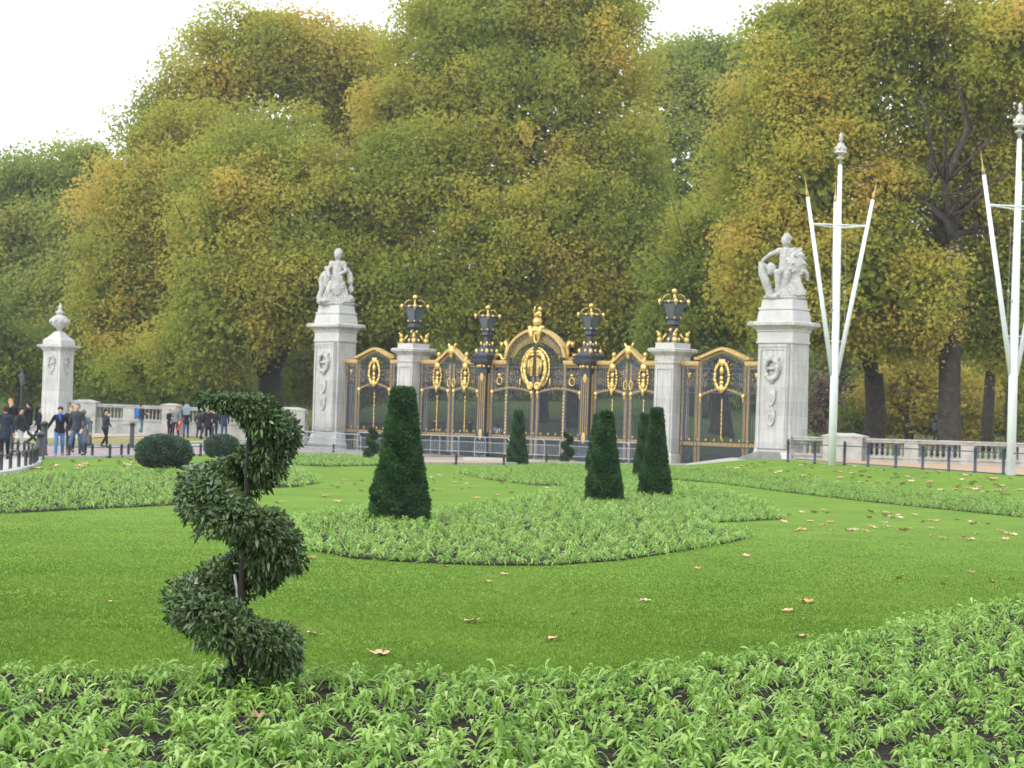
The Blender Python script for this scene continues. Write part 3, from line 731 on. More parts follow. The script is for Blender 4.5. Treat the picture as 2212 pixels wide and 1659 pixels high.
def hand(m, p, d, curl=.5, s=1.0, side=1):
    d = Vector(d).normalized(); up = Vector((0, 0, 1)); w = d.cross(up); w = w.normalized() if w.length > .1 else Vector((1, 0, 0)); nrm = w.cross(d)
    p = Vector(p); m.cap(p, p + d * .075 * s, .032 * s, .036 * s, 8, 3)
    for i, (o, L) in enumerate(((-.03, .062), (-.01, .075), (.01, .07), (.03, .055))):
        a = p + d * .085 * s + w * o * s; b = a + (d * .6 - nrm * curl * .4).normalized() * L * .55 * s; c = b + (d * .5 - nrm * curl).normalized() * L * .45 * s
        m.cap(a, b, .011 * s, .0105 * s, 6, 2); m.cap(b, c, .0105 * s, .009 * s, 6, 2)
    a = p + d * .02 * s - w * .03 * s * side; b = a + (d - w * side).normalized() * .045 * s; m.cap(a, b, .013 * s, .011 * s, 6, 2); m.cap(b, b + (d * 1.3 - w * .3 * side).normalized() * .03 * s, .011 * s, .009 * s, 6, 2)
def statue_right():
    m = MB(); figure_core(m, .5, hd=-.9)
    # rock seat and draped base
    m.cap((-.05, .1, .25), (.1, .1, 1.1), .5, .34); m.ell((.0, .0, .12), (.95, .62, .2), 14, 8); m.ell((.35, .15, .5), (.4, .4, .6))
    # legs
    m.cap((-.12, -.05, 1.22), (-.30, -.5, 1.18), .19, .15); m.cap((-.30, -.5, 1.18), (-.22, -.42, .32), .15, .085); m.cap((-.22, -.42, .26), (-.24, -.62, .2), .08, .06)
    m.cap((.14, -.05, 1.22), (.15, -.5, 1.12), .19, .15); m.cap((.15, -.5, 1.12), (.05, -.36, .34), .14, .08); m.cap((.05, -.36, .26), (.0, -.56, .2), .08, .06)
    # left arm reaching out over a tall curved shield
    m.cap((-.28, 0, 2.18), (-.68, -.12, 1.98), .12, .09); m.cap((-.68, -.12, 1.98), (-.98, -.2, 1.74), .09, .065); hand(m, (-.98, -.2, 1.74), (-.4, -.1, -1), .6, 1.3)
    m.tube([(-1.08, -.2, 1.66), (-1.0, -.2, 1.2), (-.82, -.22, .8), (-.66, -.24, .4), (-.6, -.25, .15)], [.1, .17, .2, .17, .2], 10)
    m.tube([(-1.06, -.2, 1.62), (-.8, -.1, 1.4), (-.6, 0, 1.35)], [.09, .12, .14], 8); m.ell((-.62, -.1, 1.35), (.24, .2, .3))
    # wheat and fruit bundle held against the right side
    rr = random.Random(2)
    m.cap((.3, -.1, 2.15), (.55, -.22, 1.8), .12, .1); m.cap((.55, -.22, 1.8), (.25, -.42, 1.62), .09, .07); hand(m, (.25, -.42, 1.62), (-1, -.3, 0), .6, 1.2, -1)
    m.ell((.44, -.2, 1.55), (.44, .32, .55), 12, 9)
    for i in range(70):
        a = rr.uniform(0, 6.28); e = rr.uniform(-1.2, 1.4); v = Vector((.44 + math.cos(a) * math.cos(e) * .48, -.2 + math.sin(a) * math.cos(e) * .36, 1.55 + math.sin(e) * .6)); m.ell(v, rr.uniform(.05, .1), 6, 5)
    m.box((.5, .12, 1.7), (.38, .12, .62)); m.tube([(.75, -.1, 1.35), (.95, -.1, 1.15), (.98, -.05, .85)], [.14, .12, .05], 8); m.tube([(.6, -.1, 1.1), (.62, 0, .7), (.8, 0, .25)], [.16, .12, .22], 8)
    # folds
    for k in range(9):
        x = -.1 + k * .1; m.tube([(x * .8, -.3, 1.2), (x, -.42, .8), (x * 1.3, -.5, .2)], [.05, .06, .08], 6)
    return m
def statue_left():
    m = MB(); figure_core(m, .48, hd=-.35)
    m.ell((0, 0, .12), (.95, .6, .2), 14, 8); m.cap((0, .1, .3), (0, .1, 1.1), .46, .32)
    m.cap((-.1, -.05, 1.2), (-.25, -.48, 1.1), .18, .15); m.cap((-.25, -.48, 1.1), (-.5, -.42, .3), .14, .08); m.cap((-.5, -.42, .25), (-.62, -.62, .18), .08, .06)
    m.cap((.14, -.05, 1.2), (.3, -.48, 1.08), .18, .15); m.cap((.3, -.48, 1.08), (.34, -.4, .3), .14, .08); m.cap((.34, -.4, .25), (.36, -.6, .18), .08, .06)
    m.cap((.28, 0, 2.16), (.44, -.2, 1.78), .11, .09); m.cap((.44, -.2, 1.78), (.08, -.5, 1.56), .085, .06); hand(m, (.08, -.5, 1.56), (-1, -.2, -.2), .6, 1.2, -1)
    m.cap((-.28, 0, 2.16), (-.5, -.15, 1.8), .11, .09); m.cap((-.5, -.15, 1.8), (-.42, -.4, 1.52), .085, .06); hand(m, (-.42, -.4, 1.52), (.6, -.6, -.3), .6, 1.2)
    # shield between the knees
    m.prism(shield_poly(.28, .95), -.62, -.5, (.02, 0, 1.0)); m.ell((.02, -.6, 1.0), (.2, .07, .36))
    # child beside and drapery
    m.cap((-.5, -.05, 1.0), (-.52, -.05, 1.6), .24, .2); m.ell((-.56, -.1, 1.86), (.12, .13, .14), 10, 8); m.ell((-.36, -.05, 2.05), (.1, .1, .12)); m.tube([(-.66, 0, 1.7), (-.82, -.1, 1.3), (-.74, -.2, .8), (-.86, -.2, .3)], [.1, .14, .15, .2], 8)
    m.tube([(.45, .05, 1.95), (.62, 0, 1.6), (.66, -.1, 1.2), (.72, -.1, .85), (.62, -.1, .5), (.78, -.1, .2)], [.1, .14, .16, .14, .12, .2], 8)
    m.ell((.7, -.12, .85), (.16, .16, .2)); m.ell((.66, -.3, .35), (.25, .25, .22)); m.ell((-.8, -.3, .22), (.2, .2, .2))
    for k in range(10):
        x = -.5 + k * .11; m.tube([(x * .7, -.35, 1.25), (x, -.45, .8), (x * 1.35, -.5, .2)], [.045, .06, .08], 6)
    return m
for fn, top, nm, rz, k in ((statue_right, TOP_R, 'white stone statue of a seated youth, arm on a shield, on the right pillar', -TH + .50, 1.05), (statue_left, TOP_L, 'white stone statue of a seated figure, shield between the knees, on the left pillar', -TH + .75, 1.10)):
    o = fn().build('statue', CARVE, None, False, (top.x, top.y, top.z - .02), rz); o.scale = (k * .98, k * .95, k * .985); remesh(o, .022, 1, disp=.05, dscale=.07); tag(o, nm, 'statue')

# ------------------------------------------------------------------ urn pillar
def urn_pillar():
    p = at(121, 930, 113.6); root = empty('stone_pillar', (p.x, p.y, .1), math.radians(63), 'stone pillar with a carved urn on top, at the far left beside the balustrade', 'pillar')
    W = 1.16; H = 4.93
    m = MB(); m.stack(0, 0, [(-.4, W + .2, W + .2), (.7, W + .2, W + .2), (.78, W, W), (H - .3, W * .97, W * .97)]); sh = m.build('shaft', SHAFT, root)
    m = MB(); m.stack(0, 0, [(H - .32, W + .02, W + .02), (H - .2, W + .2, W + .2), (H - .12, W + .46, W + .46), (H, W + .46, W + .46)]); m.build('cornice', CORN, root)
    m = MB(); m.stack(0, 0, [(H + .001, W + .05, W + .05), (H + .25, W + .02, W + .02), (H + .42, W * .7, W * .7), (H + .62, .5, .5), (H + .72, .34, .34)]); m.build('cap', STONE, root)
    for ay in (0, 1):
        m = MB(); c = (0, -W / 2 - .02, H - 1.0)
        wreath(m, c, .2, .42, 16, 0, .085, 5); m.ell((0, c[1], H - .62), (.1, .06, .1)); m.box((0, c[1], H - 1.05), (.2, .08, .07)); m.ell((0, c[1], H - 1.5), (.12, .06, .1))
        if ay == 1: m.v = [(v[1], v[0], v[2]) for v in m.v]
        m.build('carved_wreath', CARVE, sh, True)
    o = MB(); o.lathe([(.12, 0), (.14, .1), (.2, .18), (.42, .34), (.5, .52), (.47, .68), (.34, .8), (.22, .86), (.16, .92), (.24, .98), (.25, 1.05), (.14, 1.12), (.1, 1.2), (.14, 1.27), (.08, 1.36), (.02, 1.5)], 20, (0, 0, 0))
    for k in range(10): a = k * .628; o.ell((.48 * math.cos(a), .48 * math.sin(a), .55), (.09, .09, .12), 6, 5)
    u = o.build('urn', CARVE, None, True, (p.x, p.y, .1 + H + .715)); tag(u, 'carved stone urn with pointed finial standing on the far left pillar', 'urn')
urn_pillar()

# ------------------------------------------------------------------ small stone piers and iron piers with lanterns
def lantern(p, label, iron, tall):
    """square lantern, gold crown; p is the bottom"""
    root = empty('lantern', p, -TH, label, 'lantern', None)
    z = 0
    m = MB()
    if iron:
        m.stack(0, 0, [(0, 1.0, 1.0), (.06, 1.0, 1.0), (.12, .82, .82), (.5, .42, .42), (.75, .24, .24), (1.0, .2, .2)]); z = 1.0
    else:
        m.stack(0, 0, [(0, .6, .6), (.1, .5, .5), (.35, .24, .24), (.7, .18, .18)]); z = .72
    m.stack(0, 0, [(z - .02, .2, .2), (z + .06, .46, .46), (z + .22, .34, .34), (z + .28, .42, .42), (z + .34, .42, .42)])
    m.build('base', IRON, root)
    zb = z + .342; zt = zb + .62
    m = MB()
    for a, b in ((-1, -1), (1, -1), (1, 1), (-1, 1)): m.tube([(a * .19, b * .19, zb), (a * .34, b * .34, zt)], .03, 4)
    m.stack(0, 0, [(zt, .74, .74), (zt + .05, .76, .76), (zt + .14, .4, .4)]); fr = m.build('frame', IRON, root)
    m = MB(); m.stack(0, 0, [(zb, .36, .36), (zt - .004, .65, .65)]); m.build('glass', GLASS, fr)
    m = MB()
    for a, b in ((-1, -1), (1, -1), (1, 1), (-1, 1), (0, -1), (1, 0), (0, 1), (-1, 0)):
        cc = a and b; r = .46 if cc else .36; k = r if cc else r
        m.ell((a * (.43 if cc else .36), b * (.43 if cc else .36), zt + .06), (.085, .085, .12) if cc else (.07, .07, .07), 8, 6)
        if cc:
            m.tube([(a * .43, b * .43, zt - .02), (a * .43, b * .43, zt - .12)], [.05, .01], 6)
            m.tube([(a * .36, b * .36, zt + .08), (a * .30, b * .30, zt + .28), (a * .2, b * .2, zt + .37), (a * .1, b * .1, zt + .35)], .022, 5)
            m.ell((a * .2, b * .2, zb), .055, 6, 5)
    m.tube([(0, 0, zt + .12), (0, 0, zt + .4)], [.06, .035], 8); m.ell((0, 0, zt + .5), (.12, .12, .12), 10, 7)
    m.stack(0, 0, [(zt + .052, .70, .70), (zt + .09, .62, .62)])
    m.build('gold_crown', GOLD, root, True)
    m = MB()
    for a, b in ((-1, -1), (1, -1), (1, 1), (-1, 1)):
        if iron:
            m.ell((a * .36, b * .36, .22), (.09, .09, .15), 8, 6); m.ell((a * .2, b * .2, .62), (.07, .07, .12), 8, 6)
        else:
            m.ell((a * .4, b * .4, .12), (.12, .12, .14), 8, 6); m.ell((a * .42, b * .42, .34), (.09, .09, .12), 8, 6); m.ell((a * .47, b * .47, .45), .06, 6, 5); m.tube([(a * .34, b * .34, .1), (a * .2, b * .2, .4)], .05, 6)
    for a, b in ((0, -1), (1, 0), (0, 1), (-1, 0)): m.ell((a * (.34 if iron else .3), b * (.34 if iron else .3), .25 if iron else .14), (.07, .07, .1), 7, 5); m.ell((a * .17, b * .17, .55), (.06, .06, .09), 7, 5)
    m.build('gold_figures', GOLD, root, True)
    root.scale = (tall, tall, tall)
    return root
def stone_pier(px, label, llabel):
    s = gate_s(px, 800); p = gate_p(s); root = empty('stone_pier', (p.x, p.y, -.15), -TH, label, 'pier', None)
    W, Dp, H = 1.14, 1.26, 5.55
    m = MB(); m.stack(0, 0, [(0, W + .16, Dp + .16), (.5, W + .16, Dp + .16), (.56, W, Dp), (H - .75, W * .97, Dp * .97)])
    f = -Dp / 2 - .005
    for x in (-.42, .42): m.box((x, f, .7), (.1, .06, H - 1.7))
    m.box((0, f, H - 1.02), (.94, .06, .08)); m.build('shaft', SHAFT, root)
    m = MB(); m.stack(0, 0, [(H - .75, W + .06, Dp + .06), (H - .68, W + .06, Dp + .06), (H - .66, W, Dp), (H - .4, W, Dp), (H - .3, W + .2, Dp + .2), (H - .2, W + .46, Dp + .46), (H - .08, W + .5, Dp + .5), (H - .03, W + .3, Dp + .3)]); m.build('cornice', CORN, root)
    m = MB(); m.stack(0, 0, [(H - .029, W - .02, Dp - .02), (H + .22, W - .02, Dp - .02)]); m.build('cap', STONE, root)
    lantern((p.x, p.y, -.15 + H + .222), llabel, False, 1.12); return s
S_SL = stone_pier(892, 'plain square stone pier left of the double gilded gate, partly behind the large clipped cone', 'leftmost of four gilt crowned lanterns, on the left stone pier')
S_SR = stone_pier(1452, 'plain square stone pier between the right double gate and right side gate', 'rightmost of four gilt crowned lanterns, on the right stone pier')
def iron_pier(px, label, llabel):
    s = gate_s(px, 800); p = gate_p(s); root = empty('iron_pier', (p.x, p.y, -.15), -TH, label, 'pier', None); H = 5.0; W = .62
    m = MB(); m.stack(0, 0, [(0, W + .2, W + .2), (.3, W + .2, W + .2), (.4, W, W), (1.15, W, W), (1.2, W - .06, W - .06), (H - .42, W - .06, W - .06)])
    m.build('shaft', IRON, root)
    m = MB()
    for sy in (-1, 1):
        for x in (-.2, -.07, .07, .2): m.box((x, sy * (W / 2 - .02), 1.3), (.03, .03, H - 2.2))
        m.ell((0, sy * W / 2, 1.15), (.14, .05, .28), 8, 6); m.ell((0, sy * W / 2, H - .95), (.13, .04, .22), 8, 6)
    m.build('gold_fluting', GOLDD, root)
    m = MB()
    for sx in (-1, 1):
        m.box((sx * (W / 2 - .02), 0, 1.25), (.02, .26, H - 2.0))
        for k in range(26): m.ell((sx * (W / 2), 0, 1.35 + k * .115), (.02, .1, .045), 6, 4)
    m.build('gold_side_panel', GOLDD, root)
    m = MB(); m.stack(0, 0, [(H - .44, W + .06, W + .06), (H - .28, W + .3, W + .3), (H - .2, W + .54, W + .54), (H - .1, W + .56, W + .56), (H - .08, W + .4, W + .4), (H + .04, W + .4, W + .4), (H + .06, W + .6, W + .6), (H + .14, W + .62, W + .62)])
    m.build('capital', IRON, root)
    m = MB()
    for a in range(12):
        t = a / 12 * 6.283; m.ell((math.cos(t) * .42, math.sin(t) * .42, H - .38), (.1, .1, .1), 6, 5)
    m.build('gold_scroll', GOLD, root, True)
    lantern((p.x, p.y, -.15 + H + .142), llabel, True, 1.0); return s
S_IL = iron_pier(1050, 'dark iron pier with gold fluting left of the central gate', 'gilt crowned lantern on the iron pier left of the central gate')
S_IR = iron_pier(1273, 'dark iron pier with gold fluting right of the central gate', 'gilt crowned lantern on the iron pier right of the central gate')

# ------------------------------------------------------------------ gilded gates
RAIL = 4.80
def strip(m, u, z0, z1, w=.13, t=.03):
    """openwork upright: column of rings"""
    n = max(1, int((z1 - z0) / .115))
    for k in range(n): m.ring((u, 0, z0 + (k + .5) * (z1 - z0) / n), w / 2, .018, t, 6)
def curve_band(m, x0, x1, z0, rise, w, y, n=14, shape='arc'):
    pts = []
    for i in range(n + 1):
        t = i / n
        if shape == 'arc': r = math.sin(math.pi * t)
        elif shape == 'round': x_ = 2 * t - 1; r = .7 * math.sqrt(max(0, 1 - x_ * x_)) + .3 * (1 - x_ * x_)
        else: r = (1 - abs(2 * t - 1)) ** 1.15 * .55 + .45 * math.sin(math.pi * t) ** 1.5
        pts.append((x0 + (x1 - x0) * t, z0 + rise * r))
    m.band(pts, w, -y, y); return pts
def gate(u0, u1, kind, label, cpx):
    c = (u0 + u1) / 2; hw = (u1 - u0) / 2 - .02; p = gate_p(c)
    root = empty('gilded_gate', (p.x, p.y, -.12), -TH, label, 'gate', None)
    uc = gate_s(cpx, 800) - c
    bars = MB(); dark = MB(); goldt = MB(); lowp = MB(); pieces = []
    class Piece(MB):
        def __init__(s, nm): MB.__init__(s); s.nm = nm; pieces.append(s)
    if kind == 'outer':
        aw = hw * .56; stiles = [-hw + .1, uc - aw - .12, uc - aw + .06, uc + aw - .06, uc + aw + .12, hw - .1]
        leaves = [(uc - aw + .12, uc + aw - .12)]
    elif kind == 'double':
        aw = hw * .45; stiles = [-hw + .1, uc - .14, uc + .14, hw - .1]; leaves = [(-hw + .18, uc - .2), (uc + .2, hw - .18)]
    else:
        aw = hw * .62; stiles = [-hw + .1, uc - aw, uc - .16, uc + .16, uc + aw, hw - .1]; leaves = [(-hw + .18, uc - .2), (uc + .2, hw - .18)]
    # vertical bars
    n = int(2 * hw / .125)
    for i in range(n + 1):
        u = -hw + .03 + (2 * hw - .06) * i / n; bars.box((u, 0, .1), (.03, .03, RAIL - .2))
        if i < n: lowp.box((u + .0625, 0, .12), (.026, .026, .82))
    bars.build('bars', IRON, root)
    lowp.box((0, 0, .03), (2 * hw, .07, .08)); lowp.box((0, 0, .92), (2 * hw, .06, .05)); lowp.box((0, 0, 1.16), (2 * hw, .06, .05)); lowp.box((0, .004, .5), (2 * hw, .05, .04))
    lowp.build('lower_rails', IRON, root)
    strips_ = []
    for u in stiles:
        dark.box((u - .09, 0, .05), (.05, .07, RAIL - .1)); dark.box((u + .09, 0, .05), (.05, .07, RAIL - .1)); gs = MB(); strip(gs, u, .15, RAIL - .1); strips_.append(gs.build('gold_strip', GOLDD, root))
    dark.box((0, .003, 3.42), (2 * hw, .05, .04)); dark.box((0, .003, RAIL - .26), (2 * hw, .05, .035))
    # gold band above the lower panel and rosettes
    k = int(2 * hw / .16)
    for i in range(k): goldt.ring((-hw + (i + .5) * 2 * hw / k, 0, 1.05), (.07, .085), .03, .03, 8)
    for i in range(0, k, 3): goldt.ell((-hw + (i + .5) * 2 * hw / k, -.02, 1.25), (.05, .03, .07), 6, 5)
    k = int(2 * hw / .14)
    for i in range(k):
        u = -hw + (i + .5) * 2 * hw / k
        if abs(u - uc) > aw: goldt.ring((u, 0, RAIL - .2), .055, .022, .025, 6)
    # top rail: heavy gold moulding, interrupted at the pediment
    for a, b in ((-hw, uc - aw + .02), (uc + aw - .02, hw)):
        if b > a: goldr = MB(); goldr.box(((a + b) / 2, 0, RAIL - .12), (b - a, .22, .062)); goldr.box(((a + b) / 2, 0, RAIL - .058), (b - a, .32, .15)); goldr.build('top_rail', GOLDD, root)
    # pediment
    ped = MB(); rise = {'outer': .42, 'double': .62, 'central': 1.35}[kind]; zs = RAIL + {'outer': .2, 'double': .0, 'central': .22}[kind]
    pts = curve_band(ped, uc - aw, uc + aw, zs, rise, .13, .17, 18, 'og' if kind != 'central' else 'round')
    if kind == 'outer':
        for sg in (-1, 1): ped.box((uc + sg * (aw - .02) + (sg * .08), 0, zs - .03), (.34, .34, .12))
    ped.build('pediment', GOLDD, root)
    inner = [(x, z - .09) for x, z in pts]
    curve_band(dark, uc - aw + .05, uc + aw - .05, zs - .26, rise, .035, .03, 18, 'og' if kind != 'central' else 'round')
    for i, (x, z) in enumerate(inner[1:-1]): goldt.ring((x, 0, z), .065, .025, .025, 7)
    for i in range(3 if kind != 'outer' else 0):
        pass
    # pediment infill uprights
    nb = int(2 * aw / .125)
    for i in range(1, nb):
        x = uc - aw + 2 * aw * i / nb; t = i / nb
        zt = zs + rise * ((.7 * math.sqrt(max(0, 1 - (2 * t - 1) ** 2)) + .3 * (1 - (2 * t - 1) ** 2)) if kind == 'central' else ((1 - abs(2 * t - 1)) ** 1.15 * .55 + .45 * math.sin(math.pi * t) ** 1.5)) - .1
        dark.box((x, .002, RAIL - .25), (.02, .02, max(.05, zt - RAIL + .25)))
    # arches over the leaves with gold bulbs
    for a, b in leaves:
        r = {'outer': .3, 'double': .16, 'central': .2}[kind]
        ap = curve_band(dark, a, b, 3.24, r, .05, .04, 12)
        for x, z in ap: goldt.ring((x, -.02, z + .11), .05, .02, .03, 6)
        curve_band(goldt, a, b, 3.30, r, .03, .05, 12)
        for x in (a, b): emb = Piece('gold_bulb'); emb.ell((x, -.05, 3.28), (.11, .1, .14), 8, 6); emb.ell((x, -.05, 3.10), (.05, .05, .12), 6, 5)
    for i in range(int(2 * hw / .16)):
        for zz in (3.7, 3.98, 4.26): dark.ring((-hw + .1 + i * .16, 0, zz + (.12 if i % 2 else 0)), (.075, .12), .022, .015, 7)
    frm = dark.build('frame', GREYIR, root)
    # thin scrolls in the upper dark panel
    q = random.Random(int(cpx))
    for i in range(int(2 * hw / .2)):
        u = -hw + .2 + i * .2
        if abs(u - uc) < (aw * .6 if kind != 'double' else 0): continue
        goldt.ring((u, 0, 3.85 + q.uniform(-.05, .05)), (.075, .14), .02, .012, 8); goldt.ell((u + .1, 0, 4.05), (.03, .02, .06), 6, 4)
        goldt.ring((u, 0, 4.27 + q.uniform(-.05, .05)), (.07, .12), .018, .012, 8)
    goldt.build('gold_rings', GOLDD, frm)
    for o_ in strips_: o_.parent = frm
    if kind == 'central':
        for rr_ in (.86, .72):
            lat = MB()
            for i in range(34):
                x_ = -1 + 2 * (i + .5) / 34; zz = zs - .1 + rise * rr_ * (.7 * math.sqrt(1 - x_ * x_) + .3 * (1 - x_ * x_)); lat.ring((uc + x_ * aw * (.35 + .65 * rr_), 0, zz), (.06, .09), .02, .02, 7)
            lat.build('gold_lattice', GOLDD, frm)
    # emblems
    if kind == 'outer':
        emb = Piece('gold_crest'); wreath(emb, (uc, -.08, 4.2), .40, .64, 30, 0, .09, 1, (math.radians(-80), math.radians(260))); emb.ell((uc, -.1, 4.45), (.13, .08, .2)); emb.ell((uc, -.1, 4.1), (.1, .07, .14)); emb.ell((uc, -.1, 3.9), (.14, .07, .1)); emb.ell((uc, -.1, 3.62), (.16, .1, .22)); emb.ell((uc, -.1, 4.8), (.09, .07, .22))
        emb.ell((uc - .12, -.1, 4.86), (.06, .05, .16)); emb.ell((uc + .12, -.1, 4.86), (.06, .05, .16))
        for k in range(14):
            a = math.pi * (-.15 + 1.3 * k / 13); emb.tube([(uc + .45 * math.cos(a), 0, 4.2 + .6 * math.sin(a)), (uc + .70 * math.cos(a), 0, 4.2 + .82 * math.sin(a))], [.03, .012], 4)
        emb = Piece('gold_spindle')
        for k in range(9): emb.ell((uc, -.02, 3.05 - k * .21), (.035, .035, .12), 6, 5)
        for x in (-hw * .8, hw * .8): emb = Piece('gold_swag'); emb.ell((x, -.04, 4.3), (.13, .05, .06)); emb.ell((x, -.04, 4.2), (.05, .05, .1))
    elif kind == 'double':
        for sg in (-1, 1):
            x = uc + sg * hw * .46; emb = Piece('gold_crest'); wreath(emb, (x, -.08, 4.05), .27, .6, 24, 0, .065, 2); emb.ell((x, -.1, 4.58), (.22, .1, .2)); emb.ell((x, -.1, 4.85), (.1, .08, .14)); emb.ell((x, -.08, 4.2), (.13, .06, .13)); emb.ell((x, -.08, 3.95), (.12, .06, .1)); emb.ell((x, -.1, 3.7), (.14, .08, .22)); emb.ell((x, -.1, 3.4), (.09, .08, .2))
            emb = Piece('gold_knob'); emb.ell((x, 0, RAIL + .38), (.11, .11, .13), 8, 6); emb.tube([(x, 0, RAIL + .05), (x, 0, RAIL + .3)], [.09, .05], 6)
            emb = Piece('gold_spindle')
            for k in range(9): emb.ell((x, -.02, 2.95 - k * .21), (.035, .035, .12), 6, 5)
            emb = Piece('gold_fan')
            for k in range(8):
                t = (k + .5) / 8; emb.tube([(uc + sg * .08, 0, 3.8), (uc + sg * (.06 + .38 * t), 0, 4.2 + .3 * (1 - t)), (uc + sg * (.1 + .62 * t), 0, 4.75 - .3 * t * t)], [.012, .014, .006], 4)
            emb = Piece('gold_hoop'); emb.ring((uc + sg * .17, -.03, 3.72), (.13, .24), .04, .04, 10)
        emb = Piece('gold_mask'); emb.ell((uc, -.12, zs + rise - .05), (.22, .14, .26), 10, 7); emb.ell((uc - .2, -.06, zs + rise + .2), (.07, .06, .17), 7, 5, Matrix.Rotation(-.5, 3, 'Y')); emb.ell((uc + .2, -.06, zs + rise + .2), (.07, .06, .17), 7, 5, Matrix.Rotation(.5, 3, 'Y')); emb.ell((uc, -.1, zs + rise - .3), (.12, .1, .16))
    else:
        emb = Piece('gold_crest'); wreath(emb, (uc, -.1, 4.45), .70, .92, 34, 0, .12, 1, (math.radians(-75), math.radians(75))); wreath(emb, (uc, -.1, 4.45), .70, .92, 34, 0, .12, 2, (math.radians(105), math.radians(255)))
        wreath(emb, (uc, -.05, 4.5), .93, 1.02, 44, 0, .06, 6, (math.radians(-60), math.radians(80))); wreath(emb, (uc, -.05, 4.5), .93, 1.02, 44, 0, .06, 7, (math.radians(100), math.radians(240)))
        for sg in (-1, 1):
            emb.ring((uc + sg * .24, -.12, 3.62), (.2, .2), .1, .07, 12); emb.ell((uc + sg * .28, -.1, 5.18), (.26, .07, .08), 8, 5)
            for j in range(3): emb.box((uc + sg * (.16 + .13 * j), -.1, 4.1 + .06 * j), (.07, .08, .95 - .12 * j))
            for j in range(8): emb.ell((uc + sg * (.2), -.14, 4.15 + j * .11), (.1, .04, .04), 6, 4)
            # volutes joining rail and arch
            cur = emb; emb = Piece('gold_volute'); vx = uc + sg * (aw + .02); vol = [(vx + sg * .05, 0, RAIL + .15), (vx + sg * .14, 0, RAIL + .45), (vx + sg * .05, 0, RAIL + .8), (vx + sg * .2, 0, RAIL + 1.02), (vx + sg * .42, 0, RAIL + .98), (vx + sg * .46, 0, RAIL + .78)]
            emb.tube(vol, [.08, .07, .08, .11, .12, .08], 7)
            emb.tube([(vx + sg * .14, 0, RAIL + .2), (vx + sg * .34, 0, RAIL + .14), (vx + sg * .5, 0, RAIL + .36), (vx + sg * .72, 0, RAIL + .38), (vx + sg * .95, 0, RAIL + .12), (vx + sg * 1.15, 0, RAIL + .12)], [.06, .06, .07, .08, .08, .05], 7)
            emb = Piece('gold_laurel'); xx = uc + sg * hw * .78; emb.ell((xx, -.04, 4.15), .1, 8, 6); emb.ring((xx, -.03, 3.85), (.2, .22), .05, .03, 12)
            emb = Piece('gold_bud'); emb.ell((uc + sg * 1.0, -.06, 3.8), (.05, .05, .22), 6, 5)
            emb = Piece('gold_spindle')
            for k in range(12): emb.ell((uc + sg * aw, -.05, 3.1 - k * .17), (.05, .04, .085), 6, 5)
            emb = cur; emb.ell((uc + sg * .28, -.16, zs + rise - .1), (.16, .12, .36), 8, 6, Matrix.Rotation(sg * .25, 3, 'Y')); emb.ell((uc + sg * .4, -.1, zs + rise + .16), (.16, .12, .1))
        emb.ell((uc, -.12, zs + rise + .05), (.26, .16, .2), 10, 7); emb.ring((uc + .14, -.17, zs + rise - .35), (.2, .3), .09, .06, 12)
    for pc in pieces: pc.build(pc.nm, GOLD, frm if pc.nm in ('gold_bulb', 'gold_spindle', 'gold_hoop', 'gold_swag') else root, True)
    if kind == 'central':
        m = MB(); zt = zs + rise + .26
        m.lathe([(.2, 0), (.24, .06), (.22, .14), (.26, .22), (.16, .38), (.05, .42)], 12, (uc, 0, zt))
        # crouching lion on the crown
        m.cap((uc - .12, 0, zt + .52), (uc + .1, 0, zt + .62), .11, .12); m.ell((uc + .14, 0, zt + .82), (.11, .11, .13), 8, 6); m.tube([(uc + .16, 0, zt + .6), (uc + .2, 0, zt + .42)], [.07, .05], 6); m.tube([(uc - .14, 0, zt + .5), (uc - .18, 0, zt + .4)], [.07, .05], 6); m.tube([(uc - .2, 0, zt + .55), (uc - .27, 0, zt + .75), (uc - .18, 0, zt + .9), (uc - .22, 0, zt + .98)], [.04, .04, .05, .03], 6)
        m.build('crown_finial', GOLD, root, True)
    return root
SB_L, SB_R = gate_s(721), gate_s(1689)
gate(SB_L + .9, S_SL - .52, 'outer', 'single gilded side gate at the left end, beside the left statue pillar', 811)
gate(S_SL + .58, S_IL - .3, 'double', 'double gilded gate left of the central gate, behind steel barriers', 977)
gate(S_IL + .32, S_IR - .32, 'central', 'widest and tallest gilded gate in the centre, crowned by a golden lion finial', 1158)
gate(S_IR + .3, S_SR - .58, 'double', 'double gilded gate right of the central gate, behind clipped cones', 1359)
gate(S_SR + .56, SB_R - .9, 'outer', 'single gilded side gate at the right end, beside the right statue pillar', 1562)

